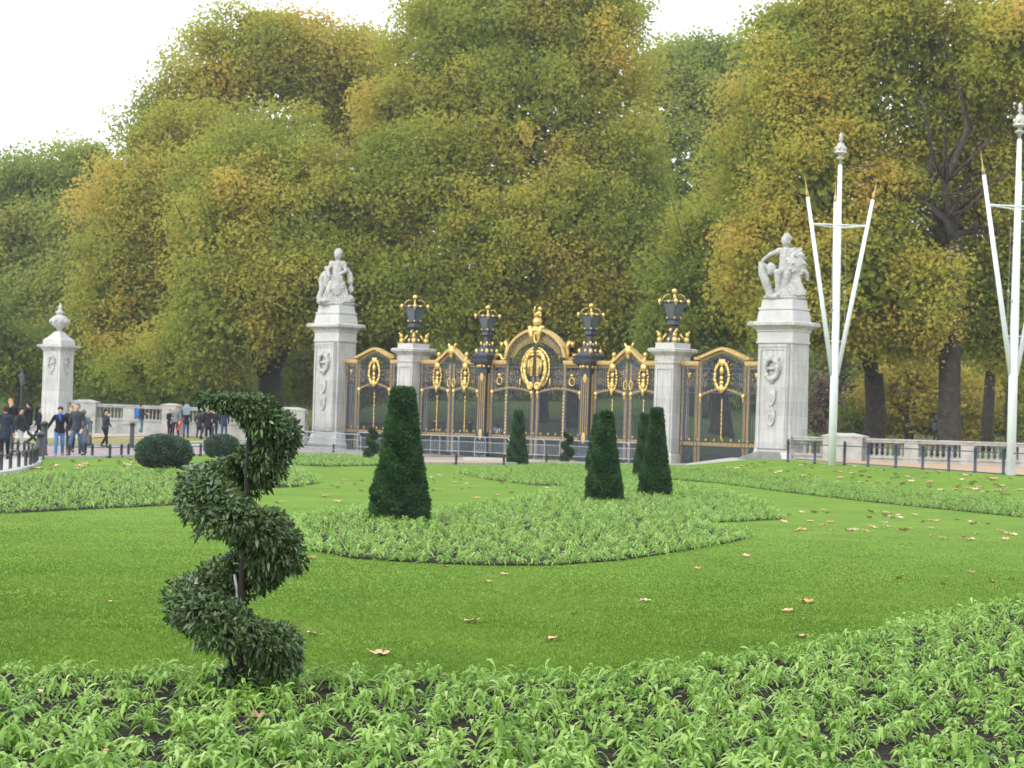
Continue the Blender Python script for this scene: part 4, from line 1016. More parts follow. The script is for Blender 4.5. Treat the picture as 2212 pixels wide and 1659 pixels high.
# ------------------------------------------------------------------ flagpoles
def flagpole(px, py, Y, htop_px, label, k, a3=80):
    b = at(px, py, Y); b.z = g(b.x, b.y) - .02; base = b
    ppm = F / Y
    root = empty('flagpole', base, math.radians(8), label, 'flagpole', None)
    H = 11.75 * k; r0 = .152 * k; r1 = .085 * k
    m = MB(); m.lathe([(r0 * 1.02, 0), (r0, H * .3), (r0 * .85, H * .6), (r1 * .93, H * .965), (r1 * .6, H * .97)], 16); m.build('mast', WHITEP, root, True)
    zt = H * .97
    m = MB(); m.lathe([(.05, 0), (.06, .16), (.16, .22), (.16, .26), (.07, .31), (.07, .39), (.25, .43), (.25, .47), (.20, .52), (.17, .66), (.13, .80), (.05, .84), (.04, .88), (.10, .96), (.05, 1.04), (.08, 1.12), (.02, 1.22)], 12, (0, 0, zt))
    for q in range(6): a = q * 1.047; m.ell((.19 * math.cos(a), .19 * math.sin(a), zt + .6), (.06, .06, .09), 6, 5)
    m.build('crown_finial', CROWN, root, True)
    z0 = H * .29; z1 = H * .86; R = 1.27 * k
    tips = []
    for j, a in enumerate((math.radians(180 + 5), math.radians(-8), math.radians(a3))):
        d = Vector((math.cos(a), math.sin(a), 0)); A = d * (r0 * .6) + Vector((0, 0, z0)); B = d * R + Vector((0, 0, z1)); tips.append((d, A, B))
        m = MB(); m.tube([A, A.lerp(B, .5), B], [.09 * k, .085 * k, .066 * k], 10); o = m.build('outer_pole', WHITEP, root, True)
        e = (B - A).normalized(); m = MB(); m.tube([B + e * .002, B + e * .18, B + e * .3, B + e * .85], [.06, .062, .024, .005], 8); m.build('gilt_spike', GOLDD, o, True)
    m = MB()
    f = (H * .775 - z0) / (z1 - z0); f2 = (H * .40 - z0) / (z1 - z0)
    for (d, A, B) in tips:
        for o_ in (-.05, .05): m.tube([(0, 0, H * .775 + o_ - .06), A.lerp(B, f) + Vector((0, 0, o_ * .3))], .022, 5)
        m.tube([(0, 0, H * .40), A.lerp(B, f2)], .02, 5)
    for i in range(3): m.tube([tips[i][1].lerp(tips[i][2], f), tips[(i + 1) % 3][1].lerp(tips[(i + 1) % 3][2], f)], .022, 5)
    m.build('cross_braces', WHITEP, root)
    m = MB()
    for q in (0, 1, 2):
        m.tube([(.3 * math.cos(q * 2), .3 * math.sin(q * 2), H * .72), (.34 * math.cos(q * 2), .34 * math.sin(q * 2), H * .4)], .006, 4); m.ell((.32 * math.cos(q * 2), .32 * math.sin(q * 2), H * (.56 - .03 * q)), (.05, .05, .07), 6, 5)
    m.build('halyard', CROWN, root)
    return root
flagpole(1797, 999, 80.5, 300, 'white three armed flagpole with crown finial, standing just right of the right statue pillar', 1.0)
flagpole(2183, 1026, 72.0, 225, 'white three armed flagpole at the right edge of the photo, partly cut off', 1.0, 66)

# ------------------------------------------------------------------ railings, bollards, low posts
def railing(name, pts, hpost, r, mat, label, topknob, rails, ends=True):
    P = [p for p in pts]; root = empty(name, P[0], 0, label, 'railing')
    for p in P:
        m = MB(); m.lathe([(r * 1.25, 0), (r * 1.25, .06), (r, .08), (r, hpost), (r * 1.15, hpost + .01), (r * .9, hpost + .05), (r * .3, hpost + .09)], 10); m.build('post', mat, root, True, p - P[0])
    for zr, rr in rails:
        m = MB()
        for a, b in zip(P[:-1], P[1:]): m.tube([a - P[0] + Vector((0, 0, zr)), b - P[0] + Vector((0, 0, zr))], rr, 6)
        m.build('rail', mat, root)
    return root
nf = [(1702, 993, 84), (1760, 997, 82.3), (1824, 1000, 80.9), (1875, 1004.5, 79.6), (1934.6, 1008, 78.2), (1992.7, 1012, 76.8), (2049, 1015.5, 75.4), (2106, 1019, 74), (2167, 1024, 72.4), (2226, 1029, 71)]
pts = []
for x, y, Y in nf:
    p = at(x, y, Y); p.z = g(p.x, p.y) - .01; pts.append(p)
railing('post_and_rail_fence', pts, .84, .055, NAVY, 'navy post and rail fence along the top of the grass bank on the right', True, [(.74, .022)])
ll = [gnd(x, y) for x, y in ((149, 989), (199, 989.5), (237, 989.5), (262, 988.5), (277, 987.5), (330, 987), (433, 985), (488, 984), (560, 981), (640, 977.5), (720, 981.5), (815, 989))]
railing('low_post_fence', ll, .42, .05, BLACK, 'low black post and rail edging along the left road kerb, passing behind the ball shrub', True, [(.38, .018)])
lr = [gnd(x, y) for x, y in ((907, 1003.5), (985, 1003.6), (1088, 1004.5), (1180, 1003))]
railing('low_post_fence', lr, .36, .05, BLACK, 'low black posts on the pavement edge in front of the central gate barriers', True, [(.33, .012)])
lc = [gnd(x, y) for x, y in ((-60, 1032), (-22, 1024), (2, 1021), (22, 1017.5), (40, 1015.5), (55, 1013.5), (65, 1011), (72, 1008.5), (77, 1006), (80, 1002), (78, 998), (70, 993), (61.5, 988), (52, 985.5), (38, 984), (26, 983), (5, 982), (-30, 981))]
railing('low_post_fence', lc, .46, .05, BLACK, 'curved low black post and rail fence round the left kerb corner', True, [(.43, .02)])
# pavement nose inside the curved fence
def bollard(px, py, label, h=1.12, r=.1):
    p = gnd(px, py); root = empty('bollard', p, 0, label, 'bollard')
    m = MB(); m.lathe([(r * 1.3, 0), (r * 1.3, .1), (r, .14), (r * .9, h - .12)], 12); m.build('shaft', BLACK, root, True)
    m = MB(); m.lathe([(r * 1.15, h - .119), (r * 1.15, h - .06), (r * .9, h - .03), (r * .4, h)], 12); m.build('cap', BLACK, root, True)
bollard(94, 988, 'tall black bollard at the tip of the curved low fence', 1.25, .12)
bollard(85, 992, 'short thick black bollard in front of the tallest one by the curved fence', .9, .13)
bollard(193, 963, 'black bollard on the road just right of the man in grey', 1.1)
bollard(284, 967, 'black bollard on the road left of the ball shrub', 1.1)

p = at(1645, 992, 93.2); m = MB(); m.add([(-1.05, -.5, 0), (.85, -.5, 0), (.85, .5, 0), (-1.05, .5, 0), (-.2, -.35, .34), (.75, -.35, .34), (.75, .35, .34), (-.2, .35, .34)], [(0, 3, 2, 1), (4, 5, 6, 7), (0, 1, 5, 4), (1, 2, 6, 5), (2, 3, 7, 6), (3, 0, 4, 7)])
o = m.build('stone_block', noise_mat('grey_weathered_block', [(.3, (.13, .13, .125)), (.7, (.22, .22, .21))], 4, .9, bump=.4), None, False, (p.x, p.y, g(p.x, p.y) - .06)); tag(o, 'low sloping grey block at the foot of the right statue pillar', 'block')

# ------------------------------------------------------------------ crowd barriers
def barrier():
    root = empty('crowd_barrier', (0, 0, 0), 0); W, H = 2.2, 1.0
    m = MB(); a = [(-W / 2, 0, .02), (-W / 2, 0, H - .1), (-W / 2 + .1, 0, H), (W / 2 - .1, 0, H), (W / 2, 0, H - .1), (W / 2, 0, .02)]
    for p, q in zip(a[:-1], a[1:]): m.tube([p, q], .022, 6)
    m.tube([(-W / 2, 0, .26), (W / 2, 0, .26)], .018, 6); m.tube([(-W / 2, 0, H - .26), (W / 2, 0, H - .26)], .014, 6); m.build('frame', STEEL, root)
    m = MB()
    for i in range(1, 20): x = -W / 2 + i * W / 20; m.tube([(x, 0, .26), (x, 0, H - .26)], .007, 4)
    m.build('bars', STEEL, root)
    for sx in (-1, 1): m = MB(); m.tube([(sx * (W / 2 - .12), -.28, .02), (sx * (W / 2 - .12), 0, .1), (sx * (W / 2 - .12), .28, .02)], .018, 5); m.build('foot', STEEL, root)
    return root
bp = barrier(); bars_ = [bp]
spec = [(648, 0), (686, 1), (728, 2), (806, 0), (858, 1), (912, 2), (960, 0), (1012, 1), (1062, 2), (1140, 0), (1188, 1), (1244, 2), (1322, 0), (1368, 1)]
names = ['leftmost steel crowd barrier, beside the balustrade end', 'steel crowd barrier left of the left statue pillar base', 'steel crowd barrier in front of the left statue pillar base', 'steel crowd barrier just left of the large clipped cone, at the left side gate',
         'steel crowd barrier mostly hidden behind the large clipped cone', 'first steel crowd barrier right of the large clipped cone', 'steel crowd barrier in front of the left half of the left double gate', 'steel crowd barrier in front of the right half of the left double gate',
         'steel crowd barrier in front of the person in white', 'steel crowd barrier just right of the small cone before the central gate', 'steel crowd barrier left of the small spiral before the central gate', 'steel crowd barrier right of the small spiral before the central gate', 'steel crowd barrier seen between the two pairs of clipped cones', 'rightmost steel crowd barrier, behind the rightmost pair of clipped cones']
for (px, k), nm in zip(spec, names):
    o = bp if px == 648 else copy_tree(bp)
    s = gate_s(px, 980); off = -3.2 if k != 1 else -2.7; p = gate_p(s, off); p = Vector((0, 0, 0)) + p
    p = gate_p(gate_s(px, 980) + off * math.tan(0), off)
    # slide along the line so that it stands where the photo shows it
    d = ray(px, 975); t = None
    mx = d.x / d.y; A = GC + Vector((ST, CT, 0)) * off
    s2 = (mx * A.y - A.x) / (CT + mx * ST); P = A + Vector((CT, -ST, 0)) * s2
    if px < 740: P = Vector((mx * (101 if px < 700 else 99), 101 if px < 700 else 99, 0)); o.rotation_euler = (0, 0, -.1)
    else: o.rotation_euler = (0, 0, -TH + rnd.uniform(-.12, .12))
    o.location = (P.x, P.y, g(P.x, P.y)); tag(o, nm, 'barrier', 'steel crowd barriers in front of the gates')
# ------------------------------------------------------------------ topiary
LAUREL = leaf_mat('glossy_laurel_leaf', [(0, (.025, .050, .016)), (.4, (.06, .11, .03)), (.8, (.12, .19, .06)), (.93, (.25, .31, .16)), (1, (.20, .08, .05))], .12, .38, .5, wt=.2)
YEW = leaf_mat('yew_sprig', [(0, (.016, .045, .016)), (.5, (.042, .105, .034)), (.85, (.085, .18, .055)), (1, (.15, .27, .08))], .2, .65, .2, wt=.45)
BOXB = leaf_mat('grey_green_shrub_leaf', [(0, (.02, .045, .028)), (.5, (.05, .10, .058)), (1, (.12, .18, .12))], .12, .5, .4, wt=.4)
SMALLSP = leaf_mat('small_spiral_sprig', [(0, (.012, .035, .01)), (.5, (.03, .075, .018)), (1, (.06, .12, .03))], .12, .6, .3, wt=.4)
CORE = plain('near_black_core', (.012, .012, .008), .95, scale=12)  # for the solid nearly black core added inside clipped shrubs
STEMM = plain('dark_stem', (.035, .028, .022), .9, scale=15)

def spiral_topiary():
    b = SP_BASE; k = b.y / F                       # metres per reference pixel here
    root = empty('spiral_topiary', (b.x, b.y, 0), 0, 'large dark glossy leaved spiral topiary in the foreground bed, tallest plant near the camera', 'topiary')
    # helix keys: turn angle (0 right, 90 front), height px, helix radius px, tube radius px
    keys = [(-190, 634, 104, 8), (-160, 628, 80, 17), (-120, 620, 48, 27), (-60, 606, 28, 34), (-15, 572, 55, 50), (45, 530, 45, 58), (0, 0, 0, 0)]
    lean = lambda h: .018 * h
    pth = [(-.0, 0)]
    # left is angle 180, front is 90 (towards the camera, -y)
    K = [(190, 634, 112, 9), (215, 630, 82, 18), (250, 620, 48, 27), (300, 606, 40, 36), (350, 578, 62, 52), (375, 540, 58, 56), (410, 500, 40, 58), (450, 474, 36, 60),
         (500, 452, 70, 64), (540, 432, 98, 68), (585, 405, 88, 70), (630, 375, 66, 66), (675, 345, 66, 62), (720, 315, 76, 68), (765, 285, 60, 66), (810, 258, 50, 62),
         (855, 228, 84, 66), (900, 192, 108, 70), (945, 165, 88, 66), (990, 142, 64, 60), (1035, 118, 64, 60), (1080, 96, 84, 62), (1115, 72, 88, 54), (1140, 56, 84, 42)]
    # direction: left (180) -> front (270 = -y) -> right (360)
    A = np.array([x[0] for x in K], float); H = np.array([x[1] for x in K], float); R = np.array([x[2] * 1.05 if x[0] > 340 else x[2] for x in K], float); T = np.array([x[3] * (.90 if x[0] > 340 else 1.1) for x in K], float)
    # convert so that the front sweep falls from left to right: 540 left, 630 front, 720 right, 810 back, 900 left ...
    n = 900; t = np.linspace(A[0], A[-1], n); h = np.interp(t, A, H); r = np.interp(t, A, R); tr = np.interp(t, A, T)
    C = np.stack([r * np.cos(np.radians(t)) * k + .012 * h * k - .004, r * np.sin(np.radians(t)) * k, h * k], 1)
    q = np.random.RandomState(77)
    N = 26000; i = q.randint(0, n - 1, N); tan = unit(C[i + 1] - C[i]); a = q.uniform(0, 2 * np.pi, N)
    u = unit(np.cross(tan, np.array([[0, 0, 1.]]))); w = np.cross(tan, u); o = u * np.cos(a)[:, None] + w * np.sin(a)[:, None]
    rad = tr[i] * k * (q.uniform(.62, .94, N) + .05 * np.sin(i * .07))
    lump = 1 + .12 * np.sin(i * .05 + a * 2) + .07 * np.sin(i * .11 + a * 3)
    P = C[i] + o * (rad * lump)[:, None]
    keep = (o[:, 2] > -.55) | (q.uniform(0, 1, N) < .45)
    P, o, rad, i = P[keep], o[keep], rad[keep], i[keep]; N = len(P)
    D = unit(o * .7 + rdir(N, q) * .7 + np.array([[0, 0, .15]])); S = unit(np.cross(D, o + .4 * rdir(N, q)))
    L = q.uniform(.028, .052, N) * np.clip(tr[i] / 40, .6, 1); V, Q, kk = leaf_arrays(P, D, S, L, L * q.uniform(.36, .5, N), [0, .3, .65, 1.0], [.15, .95, .8, .03], q.uniform(.0, .55, N))
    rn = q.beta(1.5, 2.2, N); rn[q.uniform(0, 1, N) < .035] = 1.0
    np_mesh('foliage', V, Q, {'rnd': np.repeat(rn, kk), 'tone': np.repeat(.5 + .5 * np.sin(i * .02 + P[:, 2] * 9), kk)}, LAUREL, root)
    Nb = 1500; ab = q.uniform(0, 6.28, Nb); rb = .2 * np.sqrt(q.uniform(0, 1, Nb)); Pb = np.stack([rb * np.cos(ab) - .03, rb * np.sin(ab), q.uniform(0, 1, Nb) * .2 * (1.1 - rb / .2)], 1)
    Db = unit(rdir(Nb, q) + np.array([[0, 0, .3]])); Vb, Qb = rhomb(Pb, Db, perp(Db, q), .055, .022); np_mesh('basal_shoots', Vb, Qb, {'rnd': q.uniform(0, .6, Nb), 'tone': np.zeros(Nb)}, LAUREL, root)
    m = MB()
    for j in range(60):
        i0 = q.randint(0, n - 1); p = C[i0] + rdir(1, q)[0] * tr[i0] * k * .85; p0 = C[i0]; m.tube([p0, (p + p0) / 2 + q.normal(0, .01, 3), p], [.004, .003, .002], 4)
    # inner spiral limb
    for s0 in range(0, n - 45, 45): m.tube([C[min(n - 1, s0 + d)] for d in (0, 15, 30, 45)], .014, 6)
    m.build('branches', STEMM, root)
    m = MB(); m.tube([(0, 0, 0), (.01, .0, 80 * k), (-.008, .01, 200 * k), (.012, 0, 350 * k), (.008, .0, 500 * k), (.03, 0, 600 * k)], [.032, .026, .022, .019, .015, .01], 9)
    for dx, dy in ((-.05, .03), (.05, -.02), (.08, .05)): m.tube([(dx * .5, dy, 0), (dx * 1.1, dy, 60 * k), (dx * 1.8, dy, 110 * k)], [.016, .012, .008], 7)
    m.build('stem', STEMM, root)
    m = MB(); m.tube([(.0, -.03, 330 * k), (.005, -.05, 480 * k), (.01, -.04, 560 * k)], .006, 6); m.build('cane', plain('green_cane', (.03, .05, .035), .6), root)
    m = MB(); m.tube([(-.02, -.17, 255 * k), (-.025, -.185, 262 * k), (-.012, -.195, 240 * k), (-.006, -.19, 215 * k), (-.008, -.17, 180 * k), (-.01, -.12, 150 * k)], [.006, .009, .009, .009, .008, .006], 8); m.build('watering_tube', plain('grey_tube', (.32, .33, .34), .45), root, True)
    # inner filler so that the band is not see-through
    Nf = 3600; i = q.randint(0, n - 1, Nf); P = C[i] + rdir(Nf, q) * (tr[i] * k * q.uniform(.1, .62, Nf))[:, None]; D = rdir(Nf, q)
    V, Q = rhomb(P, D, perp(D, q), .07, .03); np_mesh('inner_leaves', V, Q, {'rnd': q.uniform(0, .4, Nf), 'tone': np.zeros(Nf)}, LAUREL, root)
spiral_topiary()

def shape_topiary(name, base, H, rfun, label, mat, N, L, seed, core=.88, squash=None, z0=0.0, coremat=None, rough=.03, cat='topiary', tilt=0):
    root = empty(name, base, 0, label, cat)
    q = np.random.RandomState(seed)
    # surface samples by height, weighted by radius, plus the flat top
    zt = np.linspace(0, 1, 200); rr = np.array([rfun(z) for z in zt]); cdf = np.cumsum(rr + .02); cdf /= cdf[-1]
    ntop = int(N * rr[-1] ** 2 / (2 * np.mean(rr) * H + rr[-1] ** 2 + 1e-6)); ns = N - ntop
    z = np.interp(q.uniform(0, 1, ns), cdf, zt); a = q.uniform(0, 2 * np.pi, ns)
    lump = 1 + rough * (np.sin(a * 5 + z * 17) + np.sin(a * 9 - z * 31) * .7 + np.sin(a * 3 + z * 47) * .6)
    r = np.interp(z, zt, rr) * q.uniform(.9, 1.03, ns) * lump
    P = np.stack([r * np.cos(a), r * np.sin(a), z0 + z * H], 1); O = np.stack([np.cos(a), np.sin(a), np.full(ns, .15)], 1)
    ra = rr[-1] * np.sqrt(q.uniform(0, 1, ntop)); at_ = q.uniform(0, 2 * np.pi, ntop)
    P = np.concatenate([P, np.stack([ra * np.cos(at_), ra * np.sin(at_), np.full(ntop, z0 + H) + q.normal(0, .012, ntop)], 1)]); O = np.concatenate([O, np.tile([[0, 0, 1.]], (ntop, 1))])
    n = len(P); D = unit(O * .7 + rdir(n, q) * .8 + np.array([[0, 0, .3]])); Lr = L * q.uniform(.6, 1.3, n)
    V, Q = rhomb(P - O * .01, D, perp(D, q), Lr, Lr * .38)
    tone = .5 + .25 * np.sin(P[:, 0] * 14 + P[:, 2] * 9) + .25 * np.sin(P[:, 1] * 17 - P[:, 2] * 13 + 1)
    np_mesh('foliage', V, Q, {'rnd': q.beta(1.6, 2, n), 'tone': tone}, mat, root)
    m = MB(); prof = [(max(.01, rfun(zz) * core), z0 + zz * H * .985 + .01) for zz in np.linspace(0, 1, 16)]; m.lathe(prof, 20); m.build('dark_core', coremat or CORE, root)  # added solid dark core, keeps the foliage from being see-through
    if z0 > .03: m = MB(); m.tube([(0, 0, -.02), (.01, 0, z0 * .6), (0, 0, z0 + .1)], [.035, .03, .03], 7); m.build('stem', STEMM, root)
    return root
def obelisk(px, py, top, wb, wt, label, seed, belly=.0, N=26000, Y=None):
    b = gnd(px, py) if Y is None else at(px, py, Y)
    b.z = g(b.x, b.y); k = b.y / F; H = (py - top) * k - (b.z - g(b.x, b.y)); r0, r1 = wb / 2 * k, wt / 2 * k
    zz_ = np.array([0, .23, .44, .79, 1.0]); rr_ = np.array([1, 1 - .12, 1 - .46, 1 - .80, 1.0 - 1.0]) ; f = lambda z: (r1 + (r0 - r1) * float(np.interp(z, zz_, rr_))) * .965
    shape_topiary('yew_cone', b, H, f, label, YEW, N, .055 if b.y < 35 else .075, seed, rough=.045)
obelisk(862, 1127, 843, 128, 44, 'largest dark clipped yew cone, in the island bed right of the spiral', 1, .05, 42000)
obelisk(1304, 1085, 893, 80, 25, 'front cone of the left pair of clipped yews in the island bed', 2, .04, 26000)
obelisk(1414, 1073, 885, 69, 21, 'front cone of the right pair of clipped yews in the island bed', 3, .04, 26000)
obelisk(1290, 1022, 897, 52, 20, 'rear cone of the left pair of clipped yews, mostly hidden by the front one', 4, .04, 14000)
obelisk(1392, 1032, 895, 50, 22, 'rear cone of the right pair of clipped yews, mostly hidden by the front one', 5, .04, 14000)
obelisk(1117, 1003, 888, 46, 17, 'smallest clipped yew cone, standing alone in front of the central gate', 6, .04, 14000)
def ball(px, py, top, w, label, seed, N):
    b = gnd(px, py); k = b.y / F; H = (py - top) * k; R = w / 2 * k; z0 = .09
    H -= z0
    f = lambda z: max(.02, R * math.sqrt(max(0, 1 - abs((z - .46) / .54) ** 2.3)))
    shape_topiary('ball_shrub', b, H, f, label, BOXB, N, .07, seed, core=.86, z0=z0, rough=.035)
ball(353, 1018, 939, 118, 'wide clipped dome shrub left of the spiral topiary', 11, 16000)
ball(478, 994, 938, 74, 'second clipped dome shrub, mostly hidden behind the spiral topiary', 12, 9000)
def small_spiral(px, py, top, w, label, seed):
    b = gnd(px, py); k = b.y / F; H = (py - top) * k; root = empty('small_spiral_topiary', b, 0, label, 'topiary'); q = np.random.RandomState(seed)
    n = 400; t = np.linspace(0, 1, n); a = np.radians(200 + 780 * (1 - t)); R = w / 2 * k * (.62 - .28 * t); tr = w / 2 * k * (.5 - .28 * t)
    C = np.stack([R * np.cos(a), R * np.sin(a), .12 + t * (H - .15)], 1); N = 5200; i = q.randint(0, n, N); O = rdir(N, q)
    P = C[i] + O * (tr[i] * q.uniform(.6, 1, N))[:, None]; D = unit(O + rdir(N, q) * .6); V, Q = rhomb(P, D, perp(D, q), .09, .035)
    np_mesh('foliage', V, Q, {'rnd': q.uniform(0, 1, N), 'tone': .5 + .5 * O[:, 2]}, SMALLSP, root)  # light from above put into leaf colour: coil tops paler, undersides darker
    m = MB(); m.tube([(0, 0, 0), (.02, 0, H * .5), (0, 0, H * .95)], [.04, .03, .015], 7); m.build('stem', STEMM, root)
small_spiral(1225, 1001, 936, 32, 'small thin spiral topiary in front of the right half of the central gate', 21)
small_spiral(803, 992, 926, 34, 'small thin spiral topiary beside the large clipped cone, before the left side gate', 22)

# ------------------------------------------------------------------ trees
T_MIX = leaf_mat('autumn_plane_leaf', [(0, (.18, .25, .045)), (.32, (.29, .335, .058)), (.58, (.41, .405, .072)), (.78, (.54, .46, .085)), (.9, (.62, .43, .10)), (1, (.64, .36, .11))], .58, .7, .08, wt=.84)
T_GREEN = leaf_mat('green_plane_leaf', [(0, (.14, .20, .045)), (.4, (.23, .29, .06)), (.7, (.36, .38, .055)), (.9, (.48, .41, .07)), (1, (.55, .36, .08))], .58, .7, .08, wt=.84)
T_DARK = leaf_mat('far_green_leaf', [(0, (.20, .27, .07)), (.4, (.30, .36, .08)), (.8, (.42, .42, .10)), (1, (.52, .43, .12))], .58, .7, .08, wt=.84)
T_YEL = leaf_mat('yellow_leaf', [(0, (.26, .25, .04)), (.4, (.45, .39, .06)), (.8, (.62, .46, .08)), (1, (.68, .40, .10))], .5, .55, .25, wt=.5)
T_PUR = leaf_mat('purple_brown_twig', [(0, (.10, .075, .07)), (.5, (.17, .13, .11)), (.85, (.27, .16, .12)), (1, (.36, .12, .10))], .2, .7, .2, wt=.4)
def crown_cloud(blobs, q, cr0, cr1, dens, leaf, fill=.25, near_only=True, gap=.0, tone0=0.0):
    """blobs: (centre, radii). sprays of leaves over the surface of overlapping lobes"""
    C = []; CR = []
    for bi, (c, r) in enumerate(blobs):
        c = np.array(c); r = np.array(r); p_ = 1.6075
        area = 4 * np.pi * (((r[0] * r[1]) ** p_ + (r[0] * r[2]) ** p_ + (r[1] * r[2]) ** p_) / 3) ** (1 / p_)
        k = int(area / (1.05 * ((cr0 + cr1) / 2) ** 2) * dens)
        d = rdir(k, q); cr = q.uniform(cr0 * .65, cr1 * 1.05, k) ; pos = c + d * r * q.uniform(.78, 1.10, k)[:, None]
        keep = np.ones(k, bool)
        if near_only: keep &= ~((d[:, 1] > .45) & (q.uniform(0, 1, k) < .75))
        for bj, (c2, r2) in enumerate(blobs):
            if bj != bi: keep &= (np.sum(((pos - np.array(c2)) / np.array(r2)) ** 2, 1) > .62)
        keep &= q.uniform(0, 1, k) > gap
        C.append(pos[keep]); CR.append(cr[keep])
    C = np.concatenate(C); CR = np.concatenate(CR)
    leaf = leaf * .78; n_each = np.maximum(12, (150 * (CR / 1.4) ** 2 * (.26 / leaf) ** 1.8).astype(int)); idx = np.repeat(np.arange(len(C)), n_each); N = len(idx)
    d = rdir(N, q); d[:, 2] = np.abs(d[:, 2]) * np.where(q.uniform(0, 1, N) < .62, 1, -1)
    rad = CR[idx] * (q.uniform(0, 1, N) ** .45)
    P = C[idx] + d * rad[:, None] * np.array([[1.05, 1.05, .85]]) + q.normal(0, .22, (N, 3))
    tone = q.uniform(0, 1, len(C))[idx]
    big = .5 + .5 * np.sin(P[:, 0] * .33 + 1.3 * np.sin(P[:, 2] * .27)) * np.cos(P[:, 2] * .31 + P[:, 1] * .2)
    tone = np.clip(.5 * tone + .5 * big + tone0, 0, 1)
    # inner filler
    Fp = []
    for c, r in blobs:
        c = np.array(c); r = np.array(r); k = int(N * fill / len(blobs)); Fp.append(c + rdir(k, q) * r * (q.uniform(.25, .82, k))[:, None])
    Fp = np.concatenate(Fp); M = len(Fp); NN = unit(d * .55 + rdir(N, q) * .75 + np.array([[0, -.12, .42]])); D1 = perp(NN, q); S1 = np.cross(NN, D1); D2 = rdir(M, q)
    L1 = leaf * q.uniform(.65, 1.35, N)
    V1, Q1 = rhomb(P, D1, S1, L1, L1 * .85); V2, Q2 = rhomb(Fp, D2, perp(D2, q), leaf * 2.3, leaf * 2.1)
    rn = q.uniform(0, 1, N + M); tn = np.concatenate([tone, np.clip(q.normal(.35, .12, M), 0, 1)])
    return np.concatenate([V1, V2]), np.concatenate([Q1, Q2 + len(V1)]), rn, tn, C
def limb_tree(m, base, top_targets, r0, forkz, q, lean=(0, 0)):
    b = Vector(base); fk = b + Vector((lean[0], lean[1], forkz))
    mid = b.lerp(fk, .5) + Vector((q.uniform(-.15, .15), 0, 0))
    m.tube([b + Vector((0, 0, -.3)), b + Vector((0, 0, .5)), mid, fk], [r0 * 1.45, r0 * 1.08, r0 * .95, r0 * .85], 12)
    for t in top_targets:
        t = Vector(t); n = 6; pts = [fk - Vector((0, 0, .4))]; rad = [r0 * .5]
        for i in range(1, n):
            f = i / (n - 1); p = fk.lerp(t, f) + Vector((q.uniform(-1, 1), q.uniform(-.6, .6), 1.2 * math.sin(f * 3.14))) * (.8 + .4 * f)
            pts.append(p); rad.append(r0 * (.42 * (1 - f) ** 1.3 + .05))
        m.tube(pts, rad, 7)
        for j in range(4):
            i = q.randint(1, n - 2); a = pts[i]; e = a + Vector((q.uniform(-4, 4), q.uniform(-4, 1.5), q.uniform(0, 4)))
            e2 = e + Vector((q.uniform(-2, 2), q.uniform(-2, 1), q.uniform(-.5, 2.5)))
            m.tube([a, a.lerp(e, .5) + Vector((q.uniform(-.5, .5), 0, q.uniform(-.3, .6))), e, e2], [rad[i] * .5, rad[i] * .36, rad[i] * .22, .03], 5)
def tree(label, Y, trunk, blobs, mat, seed, leaf=.27, cr=(1.0, 1.9), dens=1.0, fill=.25, gap=.0, trunk_w=50, nl=7, tone0=0.0, name='plane_tree', fork=None, targets=None):
    """trunk (px, py of foot) at depth Y; blobs (px, py, rx, ry, dy) in reference pixels at depth Y + dy"""
    q = np.random.RandomState(seed); qr = random.Random(seed); f = at(trunk[0], trunk[1], Y); f.z = g(f.x, f.y)
    root = empty(name, f, 0, label, 'tree', None); B = []
    for px, py, rx, ry, dy in blobs:
        Yb = Y + dy; c = at(px, py, Yb) - f; k = Yb / F; B.append(((c.x, c.y, c.z), (rx * k, min(rx, ry) * k * .85, ry * k)))
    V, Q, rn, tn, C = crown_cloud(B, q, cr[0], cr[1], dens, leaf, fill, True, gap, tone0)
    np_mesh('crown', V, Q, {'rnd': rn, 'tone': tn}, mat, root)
    m = MB(); k = Y / F; fz = (trunk[1] - (fork[1] if fork else 740)) * k
    tg = [at(a, b_, Y + c_) - f for a, b_, c_ in targets] if targets else [Vector(b[0]) + Vector((qr.uniform(-.4, .4) * b[1][0], -.5 * b[1][1], qr.uniform(-.2, .6) * b[1][2])) for b in (B * 3)[:nl]]
    lean = ((at(fork[0], fork[1], Y) - f).x, 0) if fork else (.2, 0)
    limb_tree(m, (0, 0, 0), tg, trunk_w / 2 * k, max(2, fz), qr, lean); m.build('trunk', BARK, root, True)
    return root
# far line of woodland behind everything
def wood():
    q = np.random.RandomState(5); B = []
    for i in range(17):
        px = -260 + i * 165; B.append((at(px, 800 + q.uniform(-30, 20), 205 + q.uniform(-15, 15)), (7.5, 5, q.uniform(6.5, 9))))
    V, Q, rn, tn, C = crown_cloud([((c.x, c.y, c.z), r) for c, r in B], q, 1.2, 2.2, 1.0, .42, .35)
    o = np_mesh('far_wood', V, Q, {'rnd': rn, 'tone': tn}, T_DARK); tag(o, 'far wood closing the view under the trees of the park', 'wood', None, 'stuff')
wood()
tree('leftmost tree, hazy green, rising behind the urn pillar', 172, (60, 880), [(30, 560, 150, 190, 0), (130, 470, 120, 150, 4), (-40, 480, 110, 130, 3), (190, 620, 110, 190, -4), (60, 720, 150, 130, -6), (200, 390, 60, 90, 3), (60, 420, 60, 60, 0)], T_DARK, 31, .33, (1.2, 2.2), trunk_w=20, nl=4, fill=.3, gap=.05, name='far_tree')
